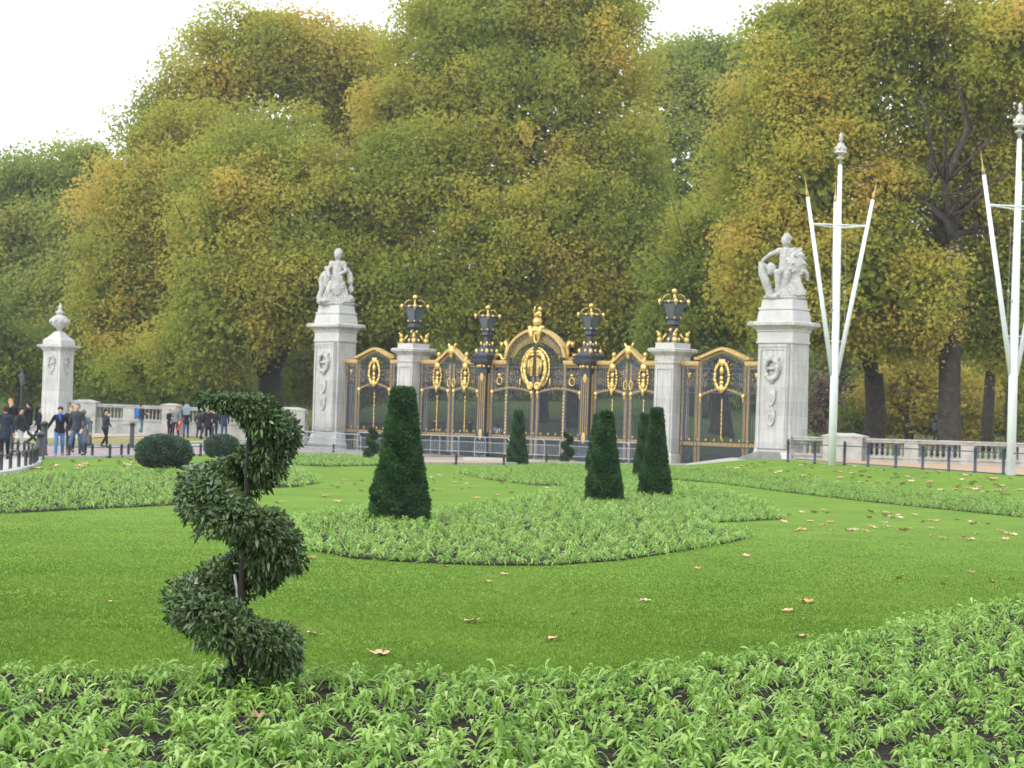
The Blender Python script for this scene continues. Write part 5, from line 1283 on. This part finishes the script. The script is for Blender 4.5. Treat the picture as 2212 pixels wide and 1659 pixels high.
tree('low green tree hanging over the far left road, under the leftmost tree', 150, (40, 885), [(-10, 760, 90, 90, 0), (90, 790, 80, 75, 2), (180, 770, 70, 90, 0), (-90, 720, 90, 120, 0)], T_GREEN, 32, .3, (1.0, 1.8), tone0=-.15, trunk_w=14, nl=3, fork=(42, 830))
tree('tall yellow green tree on the left whose crown stands highest left of centre', 150, (330, 868), [(430, 270, 105, 160, 0), (350, 370, 100, 150, -2), (540, 160, 150, 130, 2), (640, 140, 110, 100, 4), (300, 500, 130, 180, -6), (250, 640, 90, 160, -8), (330, 700, 110, 130, -8), (440, 440, 150, 200, -4), (570, 70, 70, 50, 2), (740, 170, 110, 90, 3)], T_MIX, 33, .29, (1.0, 1.9), gap=.04, trunk_w=40, tone0=.08)
tree('orange gold tree between the left crown and the tallest centre crown', 156, (760, 870), [(760, 200, 75, 110, 0), (810, 160, 70, 90, 2), (720, 260, 60, 90, -2), (800, 280, 70, 110, 0)], T_YEL, 34, .29, (.9, 1.6), gap=.06, trunk_w=34, tone0=.15)
tree('broad plane tree with a thick dark trunk left of the left statue pillar', 134, (588, 882), [(560, 430, 170, 150, 0), (480, 540, 110, 170, -4), (660, 480, 140, 170, -3), (475, 690, 100, 105, -6), (640, 620, 150, 105, -6), (760, 560, 90, 140, -2), (420, 610, 50, 130, -4), (570, 665, 90, 60, -5), (700, 690, 60, 60, -4), (600, 330, 110, 90, 2), (430, 760, 110, 70, -3), (330, 790, 80, 55, 0)], T_MIX, 35, .27, (.9, 1.7), gap=.03, trunk_w=58, fork=(584, 762), nl=9, tone0=.02,
     targets=[(540, 700, -2), (640, 690, -2), (700, 560, -3), (520, 560, 0), (600, 500, 0), (750, 620, -3), (450, 640, -2), (640, 420, 0)])
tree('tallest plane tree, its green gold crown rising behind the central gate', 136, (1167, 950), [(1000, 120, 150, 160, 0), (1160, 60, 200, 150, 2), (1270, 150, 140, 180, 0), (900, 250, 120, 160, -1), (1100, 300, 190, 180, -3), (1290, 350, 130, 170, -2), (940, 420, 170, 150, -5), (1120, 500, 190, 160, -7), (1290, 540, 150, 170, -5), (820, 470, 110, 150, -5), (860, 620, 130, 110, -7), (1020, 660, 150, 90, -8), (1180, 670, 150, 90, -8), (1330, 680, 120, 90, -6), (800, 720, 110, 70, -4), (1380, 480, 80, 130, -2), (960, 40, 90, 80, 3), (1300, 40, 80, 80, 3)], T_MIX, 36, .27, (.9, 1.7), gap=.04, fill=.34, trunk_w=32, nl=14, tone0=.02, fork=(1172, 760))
tree('second trunked plane tree seen through the right half of the central gate', 132, (1232, 950), [(1230, 690, 110, 60, 0), (1300, 720, 90, 50, 1), (1150, 715, 90, 50, 1)], T_GREEN, 37, .27, (.9, 1.5), trunk_w=34, nl=4, fork=(1232, 740), tone0=-.1)
tree('dark green tree in the sky gap between the two great crowns', 176, (1500, 930), [(1480, 250, 110, 150, 0), (1560, 220, 100, 130, 2), (1420, 380, 90, 170, 0), (1530, 430, 110, 190, -2), (1440, 600, 100, 140, -2), (1590, 170, 60, 70, 3), (1500, 150, 70, 60, 2), (1430, 160, 60, 70, 2), (1610, 130, 50, 50, 2), (1570, 330, 110, 130, 0), (1500, 480, 110, 140, -1)], T_DARK, 38, .33, (1.1, 2.0), gap=.06, fill=.2, name='far_tree')
tree('plane tree with a short dark trunk seen through the right side gate', 122, (1556, 985), [(1480, 640, 90, 110, -2), (1560, 700, 120, 60, -4), (1620, 600, 110, 130, -4), (1450, 720, 80, 50, -2), (1540, 540, 90, 110, -2)], T_GREEN, 39, .26, (.9, 1.6), gap=.05, trunk_w=44, fork=(1550, 740), nl=6, tone0=-.05)
tree('plane tree with a knotted dark trunk just right of the first flagpole', 112, (1888, 945), [(1700, 250, 150, 170, 0), (1640, 400, 110, 150, 0), (1780, 420, 150, 170, -3), (1680, 560, 120, 130, -3), (1830, 620, 140, 120, -5), (1760, 700, 120, 70, -5), (1900, 720, 100, 50, -4), (1700, 110, 90, 120, 2), (1900, 500, 110, 140, -4), (1800, 130, 130, 140, 1)], T_MIX, 40, .25, (.85, 1.6), gap=.05, trunk_w=48, fork=(1888, 770), nl=8, tone0=.10, fill=.3)
tree('great plane tree with the tallest bare trunk on the right, behind the balustrade', 108, (2050, 945), [(1960, 160, 160, 150, 3), (2100, 60, 160, 130, 3), (2190, 220, 140, 170, 3), (2030, 330, 150, 120, 3), (2140, 440, 130, 130, 3), (2230, 600, 110, 150, 3), (1990, 560, 110, 100, 3), (2100, 700, 130, 80, 3), (1960, 700, 90, 80, 0), (1850, 50, 120, 80, 4), (2210, 740, 80, 60, 2), (1990, 640, 70, 90, -2), (2150, 620, 90, 90, 4), (1820, 250, 110, 110, 2), (2180, 90, 110, 110, -1), (2060, 200, 100, 120, 5), (1940, 20, 110, 80, 1), (2200, 380, 90, 120, 4), (2100, 300, 90, 100, 6)], T_MIX, 41, .25, (.85, 1.6), gap=.02, fill=.24, trunk_w=48, fork=(2060, 480), nl=10, tone0=.17,
     targets=[(2050, 20, -1), (1900, 120, 1), (2190, 330, 2), (1930, 400, -2), (1870, 420, -1), (2180, 560, 2)])
tree('slimmer dark tree right of the great bare trunk', 128, (2132, 948), [(2190, 660, 90, 120, 0), (2120, 720, 70, 60, 0)], T_GREEN, 42, .27, (.9, 1.5), trunk_w=27, fork=(2140, 780), nl=4)
tree('dark trunked tree at the right edge, behind the second flagpole', 130, (2186, 948), [(2290, 640, 100, 150, 0), (2250, 760, 80, 50, 0)], T_GREEN, 43, .27, (.9, 1.5), trunk_w=27, fork=(2190, 780), nl=4)
tree('yellow leaved small tree glowing under the right crowns', 148, (1960, 945), [(1960, 830, 90, 75, 0), (2050, 850, 70, 65, 2), (1890, 860, 60, 60, 3)], T_YEL, 44, .28, (.9, 1.5), gap=.1, fill=.2, trunk_w=12, nl=4, name='small_tree', fork=(1960, 880), tone0=-.1)
tree('low yellow green tree behind the far right trunks', 155, (2180, 945), [(2160, 850, 80, 80, 0), (2250, 840, 80, 80, 0)], T_YEL, 45, .3, (.9, 1.5), gap=.1, fill=.2, trunk_w=12, nl=4, name='small_tree', fork=(2180, 880), tone0=-.25)
tree('purplish bare twigged bush right of the right statue pillar', 135, (1790, 945), [(1782, 860, 32, 55, 0), (1765, 910, 30, 35, 0)], T_PUR, 46, .2, (.6, 1.1), gap=.15, fill=.15, trunk_w=7, nl=8, name='bush', fork=(1790, 920))
tree('dark green bushes under the broad plane tree on the left', 138, (400, 885), [(330, 830, 80, 45, 0), (450, 820, 90, 55, 0), (240, 835, 60, 50, 2), (470, 800, 30, 40, 8)], T_GREEN, 47, .25, (.8, 1.4), trunk_w=10, nl=4, name='bush', fork=(400, 870), tone0=-.1)
tree('green tree right of the thick trunk, behind the left statue pillar', 142, (690, 890), [(650, 800, 60, 70, 0), (720, 790, 80, 80, 0), (820, 800, 70, 60, 0)], T_GREEN, 48, .26, (.8, 1.5), trunk_w=16, nl=4, name='small_tree', fork=(690, 860), tone0=-.1)

tree('low yellow brown bushes behind the right balustrade, between the big trunks', 150, (1970, 945), [(1930, 905, 60, 38, 0), (2010, 915, 60, 32, 1), (2100, 908, 60, 40, 0)], T_YEL, 49, .22, (.7, 1.2), trunk_w=6, nl=3, name='bush', fork=(1970, 925), tone0=-.3)
tree('low bushes at the right edge behind the balustrade and second flagpole', 150, (2200, 945), [(2180, 915, 50, 36, 0), (2240, 905, 60, 42, 1)], T_GREEN, 50, .22, (.7, 1.2), trunk_w=6, nl=3, name='bush', fork=(2200, 925), tone0=-.1)
tree('low bushes between the first flagpole and the knotted trunk', 150, (1850, 942), [(1840, 912, 50, 34, 0), (1800, 918, 30, 30, 0)], T_GREEN, 51, .22, (.7, 1.2), trunk_w=6, nl=3, name='bush', fork=(1850, 925), tone0=.0)

# ------------------------------------------------------------------ park things beyond the walls
def park_fence(px0, px1, y0, y1, Y0, Y1, label, h):
    a, b = at(px0, y0, Y0), at(px1, y1, Y1); n = int((b - a).length / .14); root = empty('iron_fence', (a.x, a.y, g(a.x, a.y)), 0, label, 'fence')
    m = MB(); r = MB(); pp = None
    for i in range(n):
        x, y = a.x + (b.x - a.x) * i / n, a.y + (b.y - a.y) * i / n; z = g(x, y) - g(a.x, a.y); m.box((x - a.x, y - a.y, z), (.03, .03, h))
        if i % 20 == 0:
            p = Vector((x - a.x, y - a.y, z))
            if pp is not None:
                for zz in (.15, h - .15): r.tube([pp + Vector((0, 0, zz)), p + Vector((0, 0, zz))], .03, 4)
            pp = p
    m.build('bars', IRON, root); r.build('rails', IRON, root)
park_fence(200, 640, 880, 885, 124, 124, 'dark iron park fence behind the left balustrade', 1.7)
park_fence(745, 1480, 905, 925, 130, 124, 'low dark iron fence in the park, seen through the gilded gates', 1.1)
def street_lamp(px, py, Y, top, label):
    b = at(px, py, Y); b.z = g(b.x, b.y); H = (py - top) * Y / F + .3; root = empty('street_lamp', b, 0, label, 'street lamp')
    m = MB(); m.lathe([(.16, 0), (.16, .3), (.09, .4), (.06, H - .95), (.1, H - .9), (.05, H - .8)], 10); m.tube([(-.3, 0, H - 1.0), (.3, 0, H - 1.0)], .02, 5); m.build('post', BLACK, root)
    m = MB(); m.lathe([(.09, H - .8), (.2, H - .35)], 6); m.build('glass', GLASS, root)
    m = MB(); m.lathe([(.24, H - .348), (.22, H - .3), (.08, H - .15), (.05, H - .05), (.02, H + .1)], 6); m.build('cap', BLACK, root)
street_lamp(2018, 945, 116, 872, 'black lantern street lamp in the park left of the great bare trunk')
street_lamp(45, 905, 120, 790, 'street lamp at the far left, left of the urn pillar')

# ------------------------------------------------------------------ people
SKIN = plain('skin', (.50, .31, .22), .6, scale=4)
SKIN2 = plain('darker_skin', (.30, .17, .11), .6, scale=4)
CC = {}
def cloth(c):
    if c not in CC: CC[c] = noise_mat('cloth', [(.3, tuple(x * .6 for x in c)), (.7, tuple(min(1, x * .95) for x in c))], 9, .85, bump=.3, bscale=20)
    return CC[c]
def person(px, feet, top, heading, label, top_c, leg_c, hair_c, stride=.25, arms='down', hat=None, scarf=None, shoe=(.02, .02, .02), coat=0.0, longhair=False, Y=None, skin=None, bare=False, hood=False):
    b = gnd(px, feet) if Y is None else at(px, feet, Y)
    if Y is not None: b.z = g(b.x, b.y)
    k = b.y / F; H = (feet - top) * k + (0 if Y is None else (at(px, feet, Y).z - b.z)); s = H / 1.76
    root = empty('person', b, math.radians(heading), label, 'person'); root.scale = (s, s, s)
    sk = skin or SKIN; st = stride
    hipL, hipR = Vector((-.1, 0, .93)), Vector((.1, 0, .93))
    kneeL, kneeR = Vector((-.11, -st * .55 - .02, .5)), Vector((.11, st * .25 - .05, .49))
    footL, footR = Vector((-.12, -st * .8, .09)), Vector((.12, st * .9 + .02, .10))
    shL, shR = Vector((-.19, 0, 1.42)), Vector((.19, 0, 1.42))
    if arms == 'down': eL, hL = Vector((-.27, .05 * 1, 1.14)), Vector((-.28, -.06 + st * .5, .90)); eR, hR = Vector((.27, .03, 1.14)), Vector((.28, -.08 - st * .5, .90))
    elif arms == 'wide': eL, hL = Vector((-.34, .03, 1.16)), Vector((-.46, -.05, .94)); eR, hR = Vector((.30, .03, 1.15)), Vector((.33, -.12, .92))
    elif arms == 'face': eL, hL = Vector((-.27, -.18, 1.2)), Vector((-.1, -.25, 1.48)); eR, hR = Vector((.27, .03, 1.14)), Vector((.24, -.16, .98))
    elif arms == 'front': eL, hL = Vector((-.26, -.08, 1.16)), Vector((-.12, -.33, 1.2)); eR, hR = Vector((.26, -.08, 1.16)), Vector((.12, -.33, 1.2))
    elif arms == 'photo': eL, hL = Vector((-.3, -.22, 1.4)), Vector((-.1, -.38, 1.56)); eR, hR = Vector((.3, -.22, 1.4)), Vector((.1, -.38, 1.56))
    m = MB()
    m.cap((0, 0, .95), (0, 0, 1.12), .135, .12); m.cap((0, 0, 1.12), (0, .0, 1.36), .125, .14); m.cap(shL * .8 + Vector((0, 0, .28)), shR * .8 + Vector((0, 0, .28)), .075, .075); m.cap((0, .01, 1.42), (0, -.005, 1.54), .058, .055)
    m.ell((0, -.01, 1.645), (.075, .095, .115), 12, 9); m.ell((0, -.105, 1.63), (.014, .02, .025), 6, 5); m.ell((0, -.095, 1.585), (.026, .012, .009), 6, 5)
    for sx in (-1, 1): m.ell((sx * .076, .005, 1.64), (.012, .022, .032), 6, 5); m.ell((sx * .03, -.092, 1.655), (.014, .01, .009), 6, 5)
    m.cap(hipL, kneeL, .085, .058); m.cap(kneeL, footL, .056, .038); m.cap(footL, footL + Vector((0, -.16, -.04)), .04, .035)
    m.cap(hipR, kneeR, .085, .058); m.cap(kneeR, footR, .056, .038); m.cap(footR, footR + Vector((0, -.16, -.04)), .04, .035)
    for a, e, h, sd_ in ((shL, eL, hL, -1), (shR, eR, hR, 1)):
        m.cap(a, e, .05, .04); m.cap(e, h, .038, .027); hand(m, h, h - e, .5, 1.15, sd_)
    bd = m.build('body', sk, root); remesh(bd, .0125)
    m = MB(); t = .02
    m.cap((0, 0, .98), (0, 0, .9), .15, .14)
    for hp, kn, ft in ((hipL, kneeL, footL), (hipR, kneeR, footR)): m.cap(hp, kn, .1, .075); m.cap(kn, ft + Vector((0, 0, .03)), .072, .058 if not bare else .05)
    o = m.build('trousers', cloth(leg_c), root); remesh(o, .018)
    m = MB(); m.cap((0, 0, 1.0), (0, 0, 1.14), .16, .15); m.cap((0, .005, 1.14), (0, 0, 1.36), .155, .17); m.cap(shL * .85 + Vector((0, 0, .21)), shR * .85 + Vector((0, 0, .21)), .09, .09)
    if coat: m.cap((0, 0, 1.0), (0, .01, 1.0 - coat), .17, .19)
    else: m.cap((-.05, 0, .93), (.05, 0, .93), .15, .15)
    for a, e, h in ((shL, eL, hL), (shR, eR, hR)): m.cap(a, e, .068, .056); m.cap(e, e.lerp(h, .93), .055, .043)
    m.cap((0, .02, 1.44), (0, .01, 1.49), .078, .07)
    if hood: m.ell((0, .07, 1.5), (.11, .08, .08))
    o = m.build('jacket', cloth(top_c), root); remesh(o, .018, disp=.012, dscale=.12)
    m = MB()
    for ft in (footL, footR): m.cap(ft + Vector((0, .02, -.03)), ft + Vector((0, -.17, -.045)), .052, .044); m.cap(ft + Vector((0, .01, -.02)), ft + Vector((0, 0, .08)), .05, .048)
    o = m.build('shoes', cloth(shoe), root); remesh(o, .014)
    m = MB(); m.ell((0, .026, 1.68), (.094, .1, .115), 12, 9); m.ell((0, -.055, 1.74), (.07, .05, .035))
    if longhair: m.cap((0, .06, 1.62), (0, .09, 1.42), .08, .06)
    # keep the face free
    o = m.build('hair', cloth(hair_c), bd); remesh(o, .016, disp=.01, dscale=.05)
    if hat: m = MB(); m.ell((0, .012, 1.715), (.098, .108, .085), 14, 8); m.lathe([(.1, 0), (.104, .01), (.1, .035)], 14, (0, .01, 1.69)); m.build('hat', cloth(hat), root, True)
    if scarf: m = MB(); m.lathe([(.085, 0), (.1, .03), (.095, .07), (.07, .1)], 12, (0, -.0, 1.44)); m.cap((-.02, -.14, 1.46), (.02, -.17, 1.3), .05, .035); m.build('scarf', cloth(scarf), root, True)
    return root, b, s
NAVYC, BLK, GREY, JEAN = (.018, .024, .042), (.010, .010, .013), (.045, .052, .062), (.07, .13, .25)
BR, DK = (.07, .028, .014), (.012, .01, .009)
person(9, 993, 878, 200, 'person in a dark navy coat seen from behind at the left edge of the photo', (.02, .035, .055), (.012, .010, .018), BR, .15, coat=.22)
person(20, 972, 862, 30, 'person with light orange hair in a dark coat, behind the one in the navy coat', BLK, (.10, .12, .2), (.45, .22, .07), .15, 'face')
person(42, 979, 882, 70, 'person with short dark hair, dark jacket and pale trousers at the curved fence', (.025, .028, .03), (.42, .46, .42), DK, .3)
person(60, 962, 868, 250, 'person in black with a black cap striding left, a white bag at the side', BLK, (.02, .018, .02), DK, .62, 'front', hat=BLK)
person(81, 962, 879, 110, 'person with long dark hair in a navy jacket left of the urn pillar', NAVYC, BLK, DK, .5, longhair=True)
person(127, 987, 880, 12, 'woman in black sweater, blue scarf, jeans and brown boots walking on the road', (.009, .009, .013), (.10, .20, .42), BR, .22, 'wide', hat=(.012, .013, .012), scarf=(.03, .09, .55), shoe=(.16, .06, .025))
person(164, 986, 872, -10, 'grey haired man in a charcoal sweater and jeans beside the woman in black', (.05, .058, .07), (.075, .14, .24), (.22, .23, .25), .42, 'down', shoe=(.05, .03, .02))
person(151, 978, 877, 20, 'person half hidden behind the man in the charcoal sweater, hand at the face', (.02, .022, .035), (.018, .02, .03), (.32, .2, .12), .2, 'face')
person(178, 982, 886, 195, 'person in a long pale grey coat behind the man in the charcoal sweater', (.16, .175, .19), (.05, .04, .035), (.2, .12, .08), .2, coat=.42)
person(226, 966, 886, 60, 'woman in a dark jacket and black leggings, hand raised, standing on the road', (.035, .042, .06), BLK, DK, .3, 'face', longhair=True)
_, bp_b, bp_s = person(304, 937, 873, 80, 'person in jeans carrying a bright blue backpack beside the left balustrade', (.03, .04, .045), (.10, .17, .25), DK, .12, 'front', shoe=(.6, .62, .62), Y=111.3)
person(366, 945, 884, 40, 'person in black holding something, leftmost of the group left of the spiral', BLK, (.03, .01, .02), (.3, .16, .1), .1, 'front')
person(379, 946, 876, -20, 'fair person in a pale grey jacket and maroon trousers, left of the spiral', (.20, .23, .24), (.055, .015, .03), (.36, .22, .12), .1, 'down')
person(401, 946, 880, 190, 'person in a navy jacket with a pale rucksack and blue jeans, seen from behind', NAVYC, (.06, .12, .26), DK, .25, 'down')
person(430, 946, 886, 170, 'dark dressed person behind the spiral tip, leftmost of the group of five', (.02, .028, .035), (.04, .055, .10), DK, .1, coat=.3)
person(440, 949, 884, 150, 'person in dark blue between two others behind the spiral top', (.025, .025, .05), (.035, .05, .10), DK, .15)
person(449, 951, 880, 185, 'person with long light brown hair in a black coat behind the spiral top', BLK, (.014, .012, .014), (.30, .17, .10), .15, coat=.25, longhair=True, shoe=(.45, .25, .17))
person(463, 950, 884, 200, 'person in a bright pink hat behind the spiral top', (.02, .022, .04), (.04, .06, .12), DK, .12, hat=(.62, .06, .18))
person(483, 948, 884, 175, 'person in a blue jacket, rightmost of the group behind the spiral top', (.03, .045, .09), (.04, .09, .2), DK, .12)
person(1074, 983, 917, 195, 'person in a white shirt leaning at the barrier before the central gate', (.55, .60, .66), (.12, .22, .36), DK, .05, 'photo')
person(937, 941, 906, 20, 'dark dressed visitor in the park seen through the left double gate', (.025, .03, .05), BLK, DK, .2, Y=128)
person(1014, 943, 908, 60, 'visitor in grey in the park seen through the right leaf of the left double gate', (.04, .045, .055), BLK, DK, .2, Y=127)
person(1380, 948, 905, -30, 'lone dark dressed visitor in the park seen through the right double gate', (.02, .022, .035), BLK, DK, .3, Y=125)
def bag(name, loc, rz, sz, col, label, cat, strap=True, s=1):
    root = empty(name, loc, rz, label, cat); root.scale = (s, s, s); w, d, h = sz
    m = MB(); m.stack(0, 0, [(0, w * .8, d * .8), (h * .08, w, d), (h * .7, w * .95, d * .9), (h * .93, w * .7, d * .6), (h, w * .4, d * .3)]); o = m.build('body', cloth(col), root, False); bv = o.modifiers.new('bevel', 'BEVEL'); bv.width = .02; bv.segments = 2
    if strap:
        m = MB()
        for sx in (-1, 1): m.tube([(sx * w * .3, -d * .4, h * .1), (sx * w * .34, -d * .9, h * .5), (sx * w * .3, -d * .4, h * .95)], .014, 5)
        m.build('strap', cloth(tuple(c * .5 for c in col)), root)
    return root
hb = math.radians(80)
bag('backpack', bp_b + Vector((-.19 * bp_s, .03, 1.0 * bp_s)), math.radians(80), (.34, .24, .52), (.01, .16, .62), 'bright blue backpack on the person standing by the left balustrade', 'backpack', s=bp_s)
pb = gnd(401, 946); bag('rucksack', pb + Vector((.04, -.22, 1.15)), math.radians(190), (.32, .2, .5), (.28, .36, .38), 'pale grey rucksack on the back of the person in navy', 'backpack', s=1.1)
pb = gnd(72, 962); m_ = bag('carrier_bag', pb + Vector((-.05, -.05, .62)), .3, (.34, .16, .42), (.75, .76, .76), 'white carrier bag swinging between two walking people at the left', 'bag', False)
# folded red umbrella
pu = gnd(390, 947); root = empty('umbrella', pu + Vector((0, -.1, .0)), 0, 'folded red umbrella held between two people left of the spiral', 'umbrella')
m = MB(); m.tube([(-.25, 0, .22), (-.05, 0, .65), (.12, 0, 1.0)], [.015, .055, .04], 8); m.build('canopy', cloth((.62, .06, .04)), root); m = MB(); m.tube([(.12, 0, 1.0), (.18, 0, 1.14), (.23, 0, 1.15), (.24, 0, 1.1)], .014, 6); m.build('handle', cloth((.05, .02, .02)), root)

# ------------------------------------------------------------------ thin autumn haze
def haze():
    m = bpy.data.materials.new('haze_air'); m.use_nodes = True; n = m.node_tree; n.nodes.clear()
    o = n.nodes.new('ShaderNodeOutputMaterial'); v = n.nodes.new('ShaderNodeVolumePrincipled'); v.inputs['Color'].default_value = (.93, .96, 1, 1); v.inputs['Density'].default_value = .00028; v.inputs['Anisotropy'].default_value = .2
    n.links.new(v.outputs[0], o.inputs['Volume'])
    b = MB(); b.box((0, 125, -1.4), (640, 900, 52)); h = b.build('haze', m); tag(h, 'thin pale haze in the autumn air over the park', 'haze', None, 'stuff')
haze()
